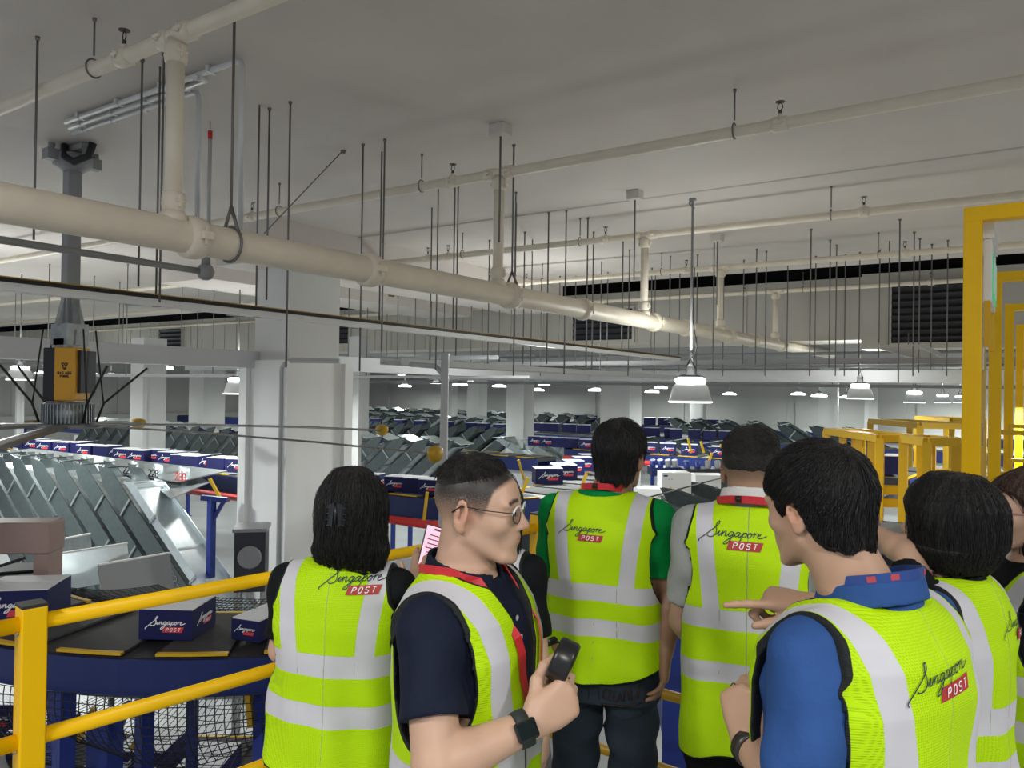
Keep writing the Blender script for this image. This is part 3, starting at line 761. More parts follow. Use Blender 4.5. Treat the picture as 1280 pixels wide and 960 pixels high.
# front curve below the railing
AC = V((-5.76, 4.96, ZB)); RO = 2.9; RI = 2.05
arc = [AC + V((math.cos(R(a)), math.sin(R(a)), 0)) * (RO + RI) / 2 for a in range(-128, 21, 4)]
low = [(-10.5, .9, -1.35), (-7.6, 2.75, -1.35), (-6.2, 3.6, -1.35), (-4.0, 5.0, -1.35), (-3.5, 5.35, -1.35)]
front = conveyor([tuple(p) for p in arc], RO - RI, 'black-belted conveyor curve just below the yellow railing', BELT, gap=.09, plate=.42, skirt=.20, legstep=1.1, avoid=((low, .8), ([(-3.6, 4.0), (-2.7, 4.6)], .8)))
conveyor(low, .8, 'low black conveyor passing underneath the front curve', BELT, gap=.02, plate=1.2, legstep=1.9)
conveyor([(-3.6, 4.0, -.75), (-2.7, 4.6, -.75)], .8, 'low conveyor seen between the railing posts beside the green-shirted man', BELTG, legstep=1.5)

# red service pipes under the belts
for a, b, z, lab in (((-14.2, 8.37), (-6.6, 8.37), -.17, 'red pipe running under the sorter belt by the big column'), ((-10, 17.5), (-7.5, 17.5), .0, 'red pipe under the crossing belt left of the green-shirted man')):
    mb = MB(); mb.tube([(*a, z), (*b, z)], .06, 10); tag(mb.build('red_pipe', RED), lab, 'pipe')

# ------------------------------------------------------------------ chutes
def make_chute(L, slope, w, hs, hood, dirx, m_side, m_bed, number=None, nposts=2):
    """slides along +X*dirx from the local origin (upper end, on the -Y edge), width along +Y"""
    t = empty('chute', (0, 0, 0))
    c, s = math.cos(R(slope)), math.sin(R(slope))
    d = V((c * dirx, 0, -s)); n = V((s * dirx, 0, c)); yv = V((0, 1, 0))
    mb = MB()
    segs = [(-.45, .06), (-.3, .0), (0, 0), (L * .33, 0), (L * .34, -.012), (L * .68, -.012), (L * .69, -.024), (L, -.024)]
    up = [V((-.28 * dirx, 0, .06)), V((-.15 * dirx, 0, .03))]
    line = up + [V((0, 0, 0)), d * (L * .33), d * (L * .335) - n * .02, d * (L * .67) - n * .02, d * (L * .675) - n * .04, d * L - n * .04]
    vs = []
    for p in line: vs += [p, p + yv * w, p + yv * w - n * .012, p - n * .012]
    fs = []
    for i in range(len(line) - 1):
        for k in range(4): fs.append((4 * i + k, 4 * i + (k + 1) % 4, 4 * i + 4 + (k + 1) % 4, 4 * i + 4 + k))
    fs += [(0, 1, 2, 3), tuple(4 * (len(line) - 1) + k for k in (3, 2, 1, 0))]
    mb.add(vs, fs); mb.build('slide_bed', m_bed, t)
    for yy in (0, w):
        mb = MB(); mb.prism([V((-.05 * dirx, yy, .0)) - n * .05, d * L + V((0, yy, 0)) - n * .08, d * L + V((0, yy, 0)) + n * hs, V((0, yy, 0)) + n * hs, V((-.25 * dirx, yy, hs + .02))], (0, .014 if yy else -.014, 0))
        mb.build('side_panel', m_side, t)
    mb = MB(); mb.prism([V((-.42 * dirx, 0, .12)), V((-.42 * dirx, w, .12)), V((.02 * dirx, w, hs + .05)), V((.02 * dirx, 0, hs + .05))][::1], (0, 0, .012)) if hood else mb.tube([(0, 0, hs), (0, w, hs)], .012, 6)
    mb.build('hood' if hood else 'cross_bar', GALVL if hood else m_side, t)
    for q in [.18 + .62 * i / max(1, nposts - 1) for i in range(nposts)]:
        p = d * (L * q); mb = MB()
        mb.bar(p - V((0, .03, 0)) + n * (hs + .02), p - V((0, .03, 0)) + n * .0 - V((0, 0, .10)) - d * .10, .035, .02, up=(0, 1, 0)); mb.build('brace', GALV, t)
    if number:
        Ls, w_ = text_lines(number, .9); mb = MB(); S_ = .12
        for ln in Ls:
            pts = [d * (L * .6) + d * ((a - w_ / 2) * S_) + n * (hs * .25 + b * S_) - V((0, .02, 0)) for a, b in ln]
            for p, q in zip(pts[:-1], pts[1:]): mb.bar(p, q, .014, .004, up=(0, 1, 0))
        mb.build('number', mat('number_grey', (.16, .16, .16), .6), t)
    return t
# near row: nine slides stacked under one another, the last one open and bright
n_near = 9; xs_last = ony(188, 642, 6.5).x - .46
a1 = ony(188, 642, 6.5); a2 = ony(240, 720, 6.5)
sl = math.degrees(math.atan2(a1.z - a2.z, a2.x - a1.x)); print('slope', sl, a1, a2)
z_top = a1.z + math.tan(R(sl)) * (a1.x - xs_last); print('ztop', z_top)
ordn = ['first', 'second', 'third', 'fourth', 'fifth', 'sixth', 'seventh', 'eighth']
for k in range(n_near):
    last = k == n_near - 1
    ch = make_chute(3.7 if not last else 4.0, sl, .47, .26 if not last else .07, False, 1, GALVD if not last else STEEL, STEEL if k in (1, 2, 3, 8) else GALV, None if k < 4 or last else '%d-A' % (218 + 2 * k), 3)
    ch.location = (xs_last - (n_near - 1 - k) * .74, 6.5, z_top)
    tag(ch, 'bright open steel slide at the end of the chute row, without a neighbour above' if last else 'steel chute with dark side panel, %s from the fan end of the stacked row' % ordn[k], 'chute', 'stacked chutes of the front row')
# curved entry plates with numbers at the head of each slide
for k in range(n_near):
    x = xs_last - (n_near - 1 - k) * .74
    t = empty('entry_plate', (x, 6.62, z_top), label='curved entry plate ' + ('with red number at the bright open slide' if k == n_near - 1 else 'at the head of the %s stacked chute from the fan end' % ordn[k]), cat='chute plate', group='curved entry plates of the front row')
    mb = MB(); pts = []
    for a in range(0, 91, 10): pts.append(V((-.62 + .62 * math.sin(R(a)) - .0, .47 + .9 - .62 * 1.0 + .62 * math.cos(R(a)) * .6 - .1, 0)))
    vs = []; 
    for p in pts: vs += [p + V((0, 0, -.02)), p + V((0, 0, .20)), p + V((.012, .012, .20)), p + V((.012, .012, -.02))]
    fs = []
    for i in range(len(pts) - 1):
        for q in range(4): fs.append((4 * i + q, 4 * i + (q + 1) % 4, 4 * i + 4 + (q + 1) % 4, 4 * i + 4 + q))
    mb.add(vs, fs + [(0, 1, 2, 3), tuple(4 * len(pts) - 4 + q for q in (3, 2, 1, 0))], True); mb.build('curved_wall', STEEL if k > 6 else GALV, t)
    mb = MB(); mb.box((-.25, .95, .10), (.85, .9, .02), Matrix.Rotation(R(6), 3, 'X')); mb.build('transfer_plate', GALV, t)
    mb = MB(); Ls, w_ = text_lines('230' if k == n_near - 1 else str(221 + k), .9)
    for ln in Ls:
        pp_ = [V((.1 + a * .11, .5, .08 + b * .11)) for a, b in ln]
        for p, q in zip(pp_[:-1], pp_[1:]): mb.bar(p, q, .016, .01, up=(0, 1, 0))
    mb.build('number', RED if k == n_near - 1 else BLACKM, t)
# fan-shaped silver deck from the last slide to the belt corner
q = [onz(185, 612, .12), onz(222, 618, .08), onz(215, 626, .02), onz(262, 603, .18), onz(255, 596, .2), onz(180, 596, .2)]
mb = MB(); mb.prism([onz(188, 604, .16), onz(214, 624, .06), onz(262, 604, .17), onz(250, 597, .19)], (0, 0, .015))
tag(mb.build('fan_deck', GALV), 'fan-shaped silver deck linking the bright slide to the belt', 'deck')
def chute_row(xs, y, z, dirx, L, slope, w, hs, hood, m_side, m_bed, label, group):
    pr = None
    for x in xs:
        if pr is None: pr = make_chute(L, slope, w, hs, hood, dirx, m_side, m_bed, None, 2); o = pr
        else: o = copy_tree(pr)
        o.location = (x, y, z); tag(o, label, 'chute', group)
def vis(x, y, z, lo=0, hi=1280, skip=()):
    px, py = proj((x, y, z))
    return lo < px < hi and not any(a < px < b for a, b in skip)
SK = ((322, 428),)
rng = lambda a, b, st: [a + i * st for i in range(int((b - a) / st) + 1)]
lab = lambda s: s
rowx = [x for x in rng(-31, -10.0, .72) if vis(x, 13.4, .2, 100, 560, SK)]
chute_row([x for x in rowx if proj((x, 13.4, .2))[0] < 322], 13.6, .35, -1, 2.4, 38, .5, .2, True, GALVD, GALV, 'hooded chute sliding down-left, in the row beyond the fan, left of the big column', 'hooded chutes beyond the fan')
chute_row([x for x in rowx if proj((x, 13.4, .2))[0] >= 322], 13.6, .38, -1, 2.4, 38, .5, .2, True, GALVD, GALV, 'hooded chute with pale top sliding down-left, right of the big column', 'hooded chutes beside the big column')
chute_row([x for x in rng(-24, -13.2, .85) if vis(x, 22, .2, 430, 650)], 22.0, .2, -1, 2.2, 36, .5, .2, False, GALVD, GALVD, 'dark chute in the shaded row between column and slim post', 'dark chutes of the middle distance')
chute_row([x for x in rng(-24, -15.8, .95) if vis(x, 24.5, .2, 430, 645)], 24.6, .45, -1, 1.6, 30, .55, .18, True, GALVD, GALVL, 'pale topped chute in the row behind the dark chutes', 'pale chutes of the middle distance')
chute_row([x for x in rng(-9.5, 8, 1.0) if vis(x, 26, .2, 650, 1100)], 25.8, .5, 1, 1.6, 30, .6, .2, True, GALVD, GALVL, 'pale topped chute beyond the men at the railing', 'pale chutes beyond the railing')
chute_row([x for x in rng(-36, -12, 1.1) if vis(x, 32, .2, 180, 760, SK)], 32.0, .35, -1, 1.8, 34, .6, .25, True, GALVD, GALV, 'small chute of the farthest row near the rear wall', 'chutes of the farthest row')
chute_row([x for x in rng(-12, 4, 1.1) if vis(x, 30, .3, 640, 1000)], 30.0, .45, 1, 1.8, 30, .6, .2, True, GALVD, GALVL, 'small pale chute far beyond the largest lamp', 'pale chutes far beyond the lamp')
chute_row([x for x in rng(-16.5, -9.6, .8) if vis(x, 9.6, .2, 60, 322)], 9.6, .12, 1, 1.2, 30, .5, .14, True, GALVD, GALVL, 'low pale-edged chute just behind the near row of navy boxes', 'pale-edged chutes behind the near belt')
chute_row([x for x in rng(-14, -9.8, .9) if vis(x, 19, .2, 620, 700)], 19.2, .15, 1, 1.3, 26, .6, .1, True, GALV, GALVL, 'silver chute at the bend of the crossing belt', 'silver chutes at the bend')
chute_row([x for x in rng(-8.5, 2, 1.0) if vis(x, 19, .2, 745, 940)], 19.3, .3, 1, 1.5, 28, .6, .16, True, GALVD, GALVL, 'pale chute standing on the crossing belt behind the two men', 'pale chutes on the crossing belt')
# hoppers in front of the two men: a receding row of dark grey-green flaps
for k in range(7):
    y = 7.0 + k * 1.08
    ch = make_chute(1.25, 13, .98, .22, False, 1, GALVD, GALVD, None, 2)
    ch.location = (-4.45, y, .02)
    tag(ch, 'dark grey-green hopper chute between the two men at the railing', 'chute', 'dark hoppers between the two men')
# outfeed panels at the foot of the front row
for k, (a, b) in enumerate((((62, 677), (113, 667)), ((74, 692), (159, 679)), ((123, 706), (212, 691)))):
    p, q = at(*a, 9.3 - .35 * k), at(*b, 9.9 - .2 * k)
    t = empty('outfeed_panel', p, label='steel outfeed panel with white top edge, %s of three below the stacked chutes' % ('shortest' if k == 0 else 'middle' if k == 1 else 'darkest and longest'), cat='panel', group='outfeed panels')
    mb = MB(); mb.prism([(0, 0, 0), q - p, q - p - V((-.1, 0, .42)), V((.1, 0, -.42))], (-.02, 0, 0)); mb.build('sheet', [GALV, STEEL, GREY][k], t)
    mb = MB(); mb.bar((0, 0, .0), q - p, .03, .02); mb.build('top_edge', WHITE, t)
    mb = MB(); mb.bar((q - p) * .2 - V((0, 0, .35)), (q - p) * .2 - V((0, 0, -ZF - 1.07)), .05, .05); mb.bar((q - p) * .8 - V((0, 0, .35)), (q - p) * .8 - V((0, 0, -ZF - 1.07)), .05, .05); mb.build('support', GALVD, t)

# ------------------------------------------------------------------ boxes on the belts
YR = YAW
def brow(pts, z, rz, label, group, **kw):
    for i, (px, py) in enumerate(pts):
        p = onz(px, py, z); box_at(p, rz + random.uniform(-.12, .12), label, group, **kw)
def ybox(pxs, y, label, group, z=ZB, jit=.15, **kw):
    for px in pxs:
        p = ony(px, 540, y + random.uniform(-jit, jit)); box_at((p.x, p.y, z + .005), random.choice((0, R(90), R(4), R(-6))) + R(20), label, group, **kw)
ybox([30, 47, 62, 84, 100, 113, 135, 160, 177, 196, 216, 232, 246, 278, 302], y1, 'navy box with white lid on the near belt behind the stacked chutes', 'boxes on the near belt', L=.42, W=.36, H=.24)
ybox([440, 466, 499, 521, 542], y1 - .05, 'navy box on the belt between big column and slim post', 'boxes between column and post', L=.34, W=.3, H=.22)
for k, (px, py, L_, lab) in enumerate([(684, 606, .46, 'largest navy box on the curling belt beside the man in glasses'), (704, 601, .42, 'second navy box on the curling belt, just behind the largest'), (716, 595, .36, 'third navy box along the curling belt'), (728, 590, .36, 'fourth navy box along the curling belt, near the green-shirted man'), (735, 586, .34, 'last navy box on the curling belt, beside the dark hair')]):
    p = onz(px, py - 2, ZB); box_at((p.x, p.y, ZB + .005), R(42), lab, 'boxes on the curling belt', L=L_, W=.36, H=.26)
ybox([ 671, 686, 700, 716, 734, 812, 835, 862, 900], 18.2, 'navy box on the crossing belt behind the two men', 'boxes on the crossing belt', jit=.1, L=.4, W=.36, H=.26)
ybox([200, 222, 255, 285, 310, 436, 452, 480, 520, 545], 15.3, 'navy box on the middle belt above the hooded chutes', 'boxes on the middle belt', L=.4, W=.36, H=.24, logo=0)
ybox([440, 447, 470, 500, 525, 560, 590, 604, 625], 23.6, 'small navy box on the far belt above the dark chutes', 'boxes on the far belt', L=.42, W=.4, H=.26, logo=0)
ybox([660, 676, 692, 712, 730, 815, 838, 845, 868, 887, 908, 930], 24.8, 'small navy box on the far belt beyond the two men', 'boxes on the far belt beyond the men', L=.5, W=.4, H=.3, logo=0)
ybox([440, 466, 500, 520, 545, 575, 612, 622, 655, 680, 705, 725, 738, 812, 830, 872, 890], 33.5, 'tiny navy box on the farthest belt', 'boxes on the farthest belt', L=.55, W=.45, H=.34, logo=0)
# near boxes
p = onz(193, 798, ZB); box_at((p.x, p.y + .16, ZB + .004), YAW - R(2), 'large navy box with clear white lettering on the black front conveyor', None, L=.33, W=.34, H=.185, logo=2)
p = onz(294, 800, ZB); box_at((p.x + .02, p.y + .22, ZB + .004), YAW - R(20), 'smaller navy box on the front conveyor beside the woman with clipped hair', None, L=.20, W=.42, H=.13, logo=1)
p = onz(10, 775, ZB); box_at((p.x, p.y + .1, ZB + .004), YAW + R(10), 'navy box under the taupe portal', None, L=.42, W=.40, H=.22, logo=1)
zl = -1.35
for px, py, lab, L_, H_ in [(55, 935, 'navy box on the low conveyor beside the yellow railing post', .36, .22), (150, 968, 'low navy box with two white flaps beside the blue upright', .34, .16), (190, 962, 'taller navy box with split white lid on the low conveyor', .40, .24), (262, 972, 'navy box on the low conveyor by the netting', .34, .18), (12, 905, 'white lidded box on the low conveyor at the picture edge', .4, .26)]:
    p = onz(px, py, zl); box_at((p.x, p.y, zl + .004), R(32), lab, None, L=L_, W=.44, H=H_, logo=1)
for px, py in ((668, 760), (660, 845)):
    p = onz(px, py, -.75); 
p = V((-3.0, 4.4, -.75)); box_at(p, R(32), 'navy box on the low conveyor beside the green-shirted man', None, L=.36, W=.34, H=.2)

# ------------------------------------------------------------------ netting, uprights and braces around the front curve
def net(name, P, nu, nv, label, r=.0035):
    mb = MB()
    for i in range(nu + 1): mb.tube([P(i / nu, j / nv) for j in range(nv + 1)], r, 3, caps=False)
    for j in range(nv + 1): mb.tube([P(i / nu, j / nv) for i in range(nu + 1)], r, 3, caps=False)
    o = mb.build(name, NETM, fixn=False); return tag(o, label, 'net')
def Pn(u, v):
    a = R(-118 + 84 * u); return AC + V((math.cos(a), math.sin(a), 0)) * (RO + .06 + .03 * math.sin(v * 3) - .25 * v * v) + V((0, 0, -.22 - .46 * v - .06 * math.sin(u * 19) * v))
net('safety_net', Pn, 84, 9, 'black net hanging under the outer edge of the front curve')
def Pn2(u, v):
    a = R(-112 + 74 * u); return AC + V((math.cos(a), math.sin(a), 0)) * (RO - .1 - 1.5 * v) + V((0, 0, -.72 - .30 * math.sin(v * 3.1) - .15 * v))
net('safety_net', Pn2, 40, 14, 'sagging black net spread below the front curve', .0032)
def Pn3(u, v):
    a = R(-104 + 78 * u); return AC + V((math.cos(a), math.sin(a), 0)) * (RI - .06 - .75 * v) + V((0, 0, -.03 - .10 * v - .04 * math.sin(v * 3)))
net('safety_net', Pn3, 52, 12, 'black net along the inner edge behind the largest lettered box', .0035)
for k, (px, py0, py1, d, m_, lab, w_) in enumerate([(132, 893, 990, 4.9, BLUE, 'thick blue upright under the front curve', .15), (241, 872, 990, 5.0, NAVY, 'slim dark blue upright under the net', .055)]):
    a = at(px, py0, d); mb = MB(); mb.box((a.x, a.y, (a.z + ZF) / 2), (w_, w_, a.z - ZF), .4)
    mb.box((a.x, a.y, ZF + .01), (w_ * 2, w_ * 2, .02)); 
    tag(mb.build('upright', m_), lab, 'upright')
mb = MB(); a = at(148, 895, 4.9); b = at(133, 950, 4.9); mb.bar(at(160, 880, 4.9), at(128, 950, 4.9), .07, .05); tag(mb.build('diagonal_brace', BLUE), 'blue diagonal brace leaning on the thick upright', 'brace')
for k, (a, b, d, lab) in enumerate([((308, 838), (314, 908), 4.5, 'short yellow brace hanging below the middle rail'), ((188, 895), (165, 935), 5.6, 'slanted yellow brace behind the sagging net'), ((118, 885), (98, 925), 5.6, 'slanted yellow brace beside the blue upright')]):
    mb = MB(); mb.bar(at(*a, d), at(*b, d), .045, .03); tag(mb.build('yellow_brace', DYEL), lab, 'brace')
# taupe portal
pl = onz(52, 750, ZB); dp = pl.dot(FWD)
t = empty('taupe_portal', (pl.x, pl.y, ZB), YAW + R(6), 'taupe steel portal over the front conveyor at the picture edge', 'portal')
mb = MB(); mb.box((-.55, 0, .46), (1.3, .24, .22), 0, .012); mb.build('top_beam', BROWN, t)
for x in (0.04, -1.1): mb = MB(); mb.box((x, 0, .175), (.10, .22, .35), 0, .008); mb.build('leg', BROWN, t)
mb = MB(); mb.tube([(-1.1, -.16, .28), (-.2, -.16, .28), (-.05, -.14, .33)], .012, 6); mb.build('cable', BLACKM, t)

# ------------------------------------------------------------------ cabinets and machines
t = empty('fan_cabinet', at(314, 735, 9.4), 0, 'dark ventilation cabinet standing by the foot of the big column', 'cabinet')
c = t.location
mb = MB(); mb.box((0, 0, .36), (.36, .42, .72), YAW + R(12), .01); mb.build('housing', LOUV, t)
mb = MB(); mb.box((0, 0, .74), (.40, .46, .04), YAW + R(12)); mb.build('lid', GREY, t)
Mk = Matrix.Rotation(YAW + R(12), 3, 'Z')
mb = MB(); mb.lathe([(.13, 0), (.14, .012), (.12, .02)], Mk @ V((0, -.212, .42)), Mk @ Matrix.Rotation(R(90), 3, 'X'), 20); mb.build('fan_ring', GREY, t)
for sx in (-1, 1):
    for sy in (-1, 1): mb = MB(); q = Mk @ V((sx * .15, sy * .18, 0)); mb.bar((q.x, q.y, 0), (q.x, q.y, ZF - c.z), .04, .04); mb.build('leg', GREY, t)
def cabinet(px0, px1, pyt, pyb, d, label, dep=.4, warn=True, m_=WHITE, name='control_cabinet'):
    b = at((px0 + px1) / 2, pyb, d); w = (px1 - px0) / 960 * d; h = (pyb - pyt) / 960 * d
    t = empty(name, (b.x, b.y, b.z), YAW, label, 'cabinet')
    mb = MB(); mb.box((0, dep / 2, h / 2), (w, dep, h), 0, .008); mb.build('housing', m_, t)
    for s in (-1, 1): mb = MB(); mb.bar((s * w * .4, dep / 2, 0), (s * w * .4, dep / 2, ZF - b.z), .05, .05); mb.build('leg', GREY, t)
    if warn:
        mb = MB(); mb.prism([(-w * .28, -.003, h * .22), (-w * .14, -.003, h * .22), (-w * .21, -.003, h * .42)], (0, -.003, 0)); mb.build('warning_triangle', YEL, t)
        mb = MB()
        for q in range(3): mb.box((-w * (.36 - .1 * q), -.004, h * .72), (w * .04, .006, h * .05))
        mb.build('indicator', LGREY, t)
        mb = MB(); mb.box((-w * .37, -.004, h * .86), (w * .14, .006, h * .07)); mb.build('nameplate', NAVY, t)
        mb = MB(); mb.box((-w * .02, -.01, h * .2), (w * .03, .02, h * .14)); mb.build('handle', GREY, t)
    return t
cabinet(827, 864, 591, 620, 12.6, 'white control cabinet with yellow warning triangle, beyond the hoppers')
cabinet(869, 906, 594, 612, 13.6, 'white control cabinet without triangle, beside the white-collared head', warn=False)
cabinet(797, 826, 611, 630, 11.4, 'plain white box beside the green-shirted shoulder, nearer than the cabinets', warn=False)
cabinet(494, 530, 697, 730, 7.4, 'plain white box behind the phone, below the yellow rail', warn=False, dep=.5)
c = at(668, 735, 7.7)
t = empty('arched_cover', c, YAW, 'white arched machine cover left of the railing post', 'cover')
mb = MB(); mb.prism([(.16 * math.cos(R(a)), 0, .2 * math.sin(R(a)) + .06) for a in range(0, 181, 15)] + [(-.16, 0, -.05), (.16, 0, -.05)], (0, .3, 0)); mb.build('cover', WHITE, t)
mb = MB(); mb.box((.08, -.008, .06), (.1, .014, .16)); mb.build('dark_panel', NAVY, t)
mb = MB(); mb.bar((0, .15, -.04), (0, .15, ZF - c.z), .08, .08); mb.build('pedestal', BLUE, t)
# blue inclined conveyors behind the two men
def incline(a, b, w, label):
    t = empty('inclined_conveyor', a, label=label, cat='conveyor'); d = b - a
    up_ = V((0, 0, 1)); n = V((-d.y, d.x, 0)).normalized() * w / 2
    mb = MB(); mb.prism([n, d + n, d - n, -n], (0, 0, .02)); mb.build('belt', GALVL, t)
    for s in (-1, 1): mb = MB(); mb.prism([n * s + V((0, 0, .08)), d + n * s + V((0, 0, .08)), d + n * s - V((0, 0, .22)), n * s - V((0, 0, .22))], n.normalized() * .03); mb.build('side_frame', BLUE, t)
    for q in (.15, .85):
        for s in (-1, 1): mb = MB(); pp_ = d * q + n * s; mb.bar(pp_ - V((0, 0, .1)), V((pp_.x, pp_.y, ZF - a.z)), .07, .07); mb.build('leg', BLUE, t)
    return t
incline(at(838, 738, 6.6), at(905, 1010, 4.6), .5, 'blue-sided inclined conveyor between the green-shirted and the white-collared man')
mb = MB(); a = at(856, 760, 4.5); mb.bar(a, V((a.x, a.y, ZF)), .10, .22); tag(mb.build('blue_post', BLUE), 'glossy blue post beside the white-collared man', 'post')
# undercarriage pieces seen below the crossing belt
for k, (px0, px1, py, d, m_, lab) in enumerate([(812, 850, 588, 15.5, NAVY, 'blue drive unit under the crossing belt, beside the dark hair'), (852, 905, 590, 15.0, BLACKM, 'black drive unit under the crossing belt, above the white cabinets')]):
    a = at(px0, py, d); b = at(px1, py, d); t = empty('drive_unit', (a + b) / 2, 0, lab, 'machine'); h = (b - a) / 2
    mb = MB(); mb.bar(-h, h, .5, .16); mb.build('frame', m_, t)
    for q in (-.7, -.2, .3, .75): mb = MB(); mb.tube([h * q - V((0, 0, .1)), h * q + V((0, -.1, .22))], .06, 8); mb.build('motor', GREY if q > 0 else BLUE, t)
    for q in (-.8, .8): mb = MB(); mb.bar(h * q, h * q + V((0, 0, ZF - t.location.z)), .06, .06); mb.build('leg', BLUE, t)
for k, (a, b, d) in enumerate([((860, 548), (864, 566), 17), ((876, 552), (880, 566), 17), ((900, 556), (908, 568), 17), ((890, 566), (884, 583), 16.5), ((660, 597), (650, 622), 10.6), ((733, 592), (726, 612), 11.2), ((534, 615), (530, 650), 10.7), ((262, 598), (275, 622), 11.6), ((648, 575), (655, 600), 13)]):
    mb = MB(); mb.bar(at(*a, d), at(*b, d), .05, .04)
    par = [cS2, cS2, cS2, cS2, cS1, cS1, cS1, cS1, cS1][k]
    o = mb.build('yellow_brace', YELD, par); o.location = -par.location
# blue stand beside the bright slide
a = at(252, 622, 11.0); b = at(284, 625, 11.0)
t = empty('belt_stand', a, 0, 'blue belt stand behind the bright open slide', 'stand')
mb = MB(); mb.bar(V((0, 0, 0)) - (b - a) * .0, b - a, .09, .07); mb.build('cross_bar', BLUE, t)
mb = MB(); mb.bar((b - a) * .4, (b - a) * .4 + V((0, 0, ZF - a.z)), .09, .09); mb.build('leg', BLUE, t)
mb = MB(); mb.bar((b - a) * .9, (b - a) * .4 - V((0, 0, .35)), .05, .05); mb.build('strut', BLUE, t)

# ------------------------------------------------------------------ yellow machine frames beyond the visitors
def yframe(px0, px1, pyt, pyb, d, dep, label, m_=YELD):
    a = at(px0, pyt, d); b = at(px1, pyt, d); h = (pyb - pyt) / 960 * d
    t = empty('machine_frame', (a.x, a.y, a.z), 0, label, 'machine frame'); dx = b - a; dx.z = 0
    n = V((-dx.y, dx.x, 0)).normalized() * dep
    for o in (V((0, 0, 0)), n): mb = MB(); mb.bar(o, o + dx, .09, .09); mb.build('top_rail', m_, t)
    for o in (V((0, 0, 0)), dx): mb = MB(); mb.bar(o, o + n, .09, .09); mb.build('top_rail', m_, t)
    for o in (V((0, 0, 0)), dx, n, dx + n): mb = MB(); mb.bar(o, o + V((0, 0, ZF - a.z)), .09, .09); mb.build('leg', m_, t)
    for q in (1.0, 1.25):
        mb = MB(); mb.bar(V((0, 0, -h * q)), dx - V((0, 0, h * q)), .1, .10); mb.build('cross_rail', m_, t)
    return t
yframe(1100, 1152, 548, 612, 9.4, 1.6, 'low yellow machine frame beyond the dark-haired man in blue')
yframe(1074, 1090, 545, 612, 10.3, .5, 'narrow yellow machine frame partly behind the dark-haired man in blue')
yframe(1159, 1196, 552, 596, 8.3, .5, 'yellow machine frame above the woman with bobbed hair')
yframe(1150, 1206, 532, 590, 11.6, 1.6, 'taller deep yellow machine frame beside the gate post', DYEL)
yframe(1190, 1230, 526, 590, 13.8, 1.2, 'farthest deep yellow frame peeping past the gate post', DYEL)
conveyor([tuple(at(1108, 596, 9.9)), tuple(at(1140, 584, 10.7))], .5, 'short conveyor inside the low yellow machine frame', BELTG, legstep=3)
conveyor([tuple(at(1090, 690, 7.2)), tuple(at(1136, 652, 8.3))], .6, 'low blue conveyor between the man in blue and the woman with bobbed hair', BELTG, legstep=3)
for px, py, lab in ((1111, 584, 'navy box inside the low yellow machine frame, nearer the post'), (1119, 582, 'navy box inside the low yellow machine frame, second')):
    p = at(px, py + 8, 10.0 + (px - 1111) * .06); box_at(p, R(20), lab, None, L=.2, W=.24, H=.24, logo=0)
for k, (px, w_) in enumerate(((1246, .05), (1262, .05))):
    a = at(px, 525, 6.5 + k * 1.4)
    t = empty('yellow_fence', (a.x, a.y, 0), 0, 'yellow mesh fence panel seen through the %s gate' % ('first' if k == 0 else 'second'), 'fence', 'fence panels behind the gates')
    for z in (.5, .8, 1.1, 1.45): mb = MB(); mb.bar((0, 0, z), (2.2, -.3, z), .04, .04); mb.build('rail', YELD, t)
    for q in range(0, 11): mb = MB(); mb.bar((.22 * q, -.03 * q, 0), (.22 * q, -.03 * q, 1.47), .025, .025); mb.build('picket', YELD, t)

# ------------------------------------------------------------------ railing and gates of the platform
def rail_post(p, z1, label, w=.06, cap=True, m_=YEL):
    t = empty('railing_post', (p.x, p.y, 0), math.atan2(rd.y, rd.x) - math.pi / 2, label, 'post')
    mb = MB(); mb.box((0, 0, z1 / 2), (w, w, z1), 0, .004); mb.build('tube', m_, t)
    mb = MB(); mb.box((0, 0, z1 + .003), (w, w, .008)); mb.build('cap', BLACKM, t)
    mb = MB(); mb.box((0, 0, .006), (.14, .14, .012)); mb.build('base_plate', m_, t)
    for z in (1.115, .815, .515):
        mb = MB(); mb.lathe([(.013, 0), (.013, .004), (.008, .009), (0.001, .011)], (.0, -w / 2, z), Matrix.Rotation(R(90), 3, 'X'), 10); mb.build('bolt', CHROME, t)
    return t
def rail(a, b, r, label, m_, group):
    mb = MB(); mb.tube([a, b], r, 12); return tag(mb.build('railing_bar', m_), label, 'railing', group)
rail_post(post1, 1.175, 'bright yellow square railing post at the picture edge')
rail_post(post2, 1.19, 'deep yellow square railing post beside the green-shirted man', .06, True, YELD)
RZ = [1.13, .83, .53, .23]
hn = ['top', 'second', 'third', 'lowest']
for k, z in enumerate(RZ):
    a0 = post1 - rd * 2.2; g = V((0, 0, z))
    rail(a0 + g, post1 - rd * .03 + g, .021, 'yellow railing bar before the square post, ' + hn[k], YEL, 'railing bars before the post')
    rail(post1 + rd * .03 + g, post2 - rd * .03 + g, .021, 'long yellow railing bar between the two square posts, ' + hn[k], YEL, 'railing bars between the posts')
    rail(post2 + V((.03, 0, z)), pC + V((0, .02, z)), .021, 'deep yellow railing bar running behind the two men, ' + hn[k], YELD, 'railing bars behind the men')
for p_, lab in ((post2 + (pC - post2) * .5, 'deep yellow railing post hidden between the two men'), (pC, 'deep yellow railing post beyond the man in blue')): 
    pass
rail_post(V((pC.x + .03, pC.y + .02, 0)), 1.19, 'deep yellow railing post behind the man in blue', .06, True, YELD)
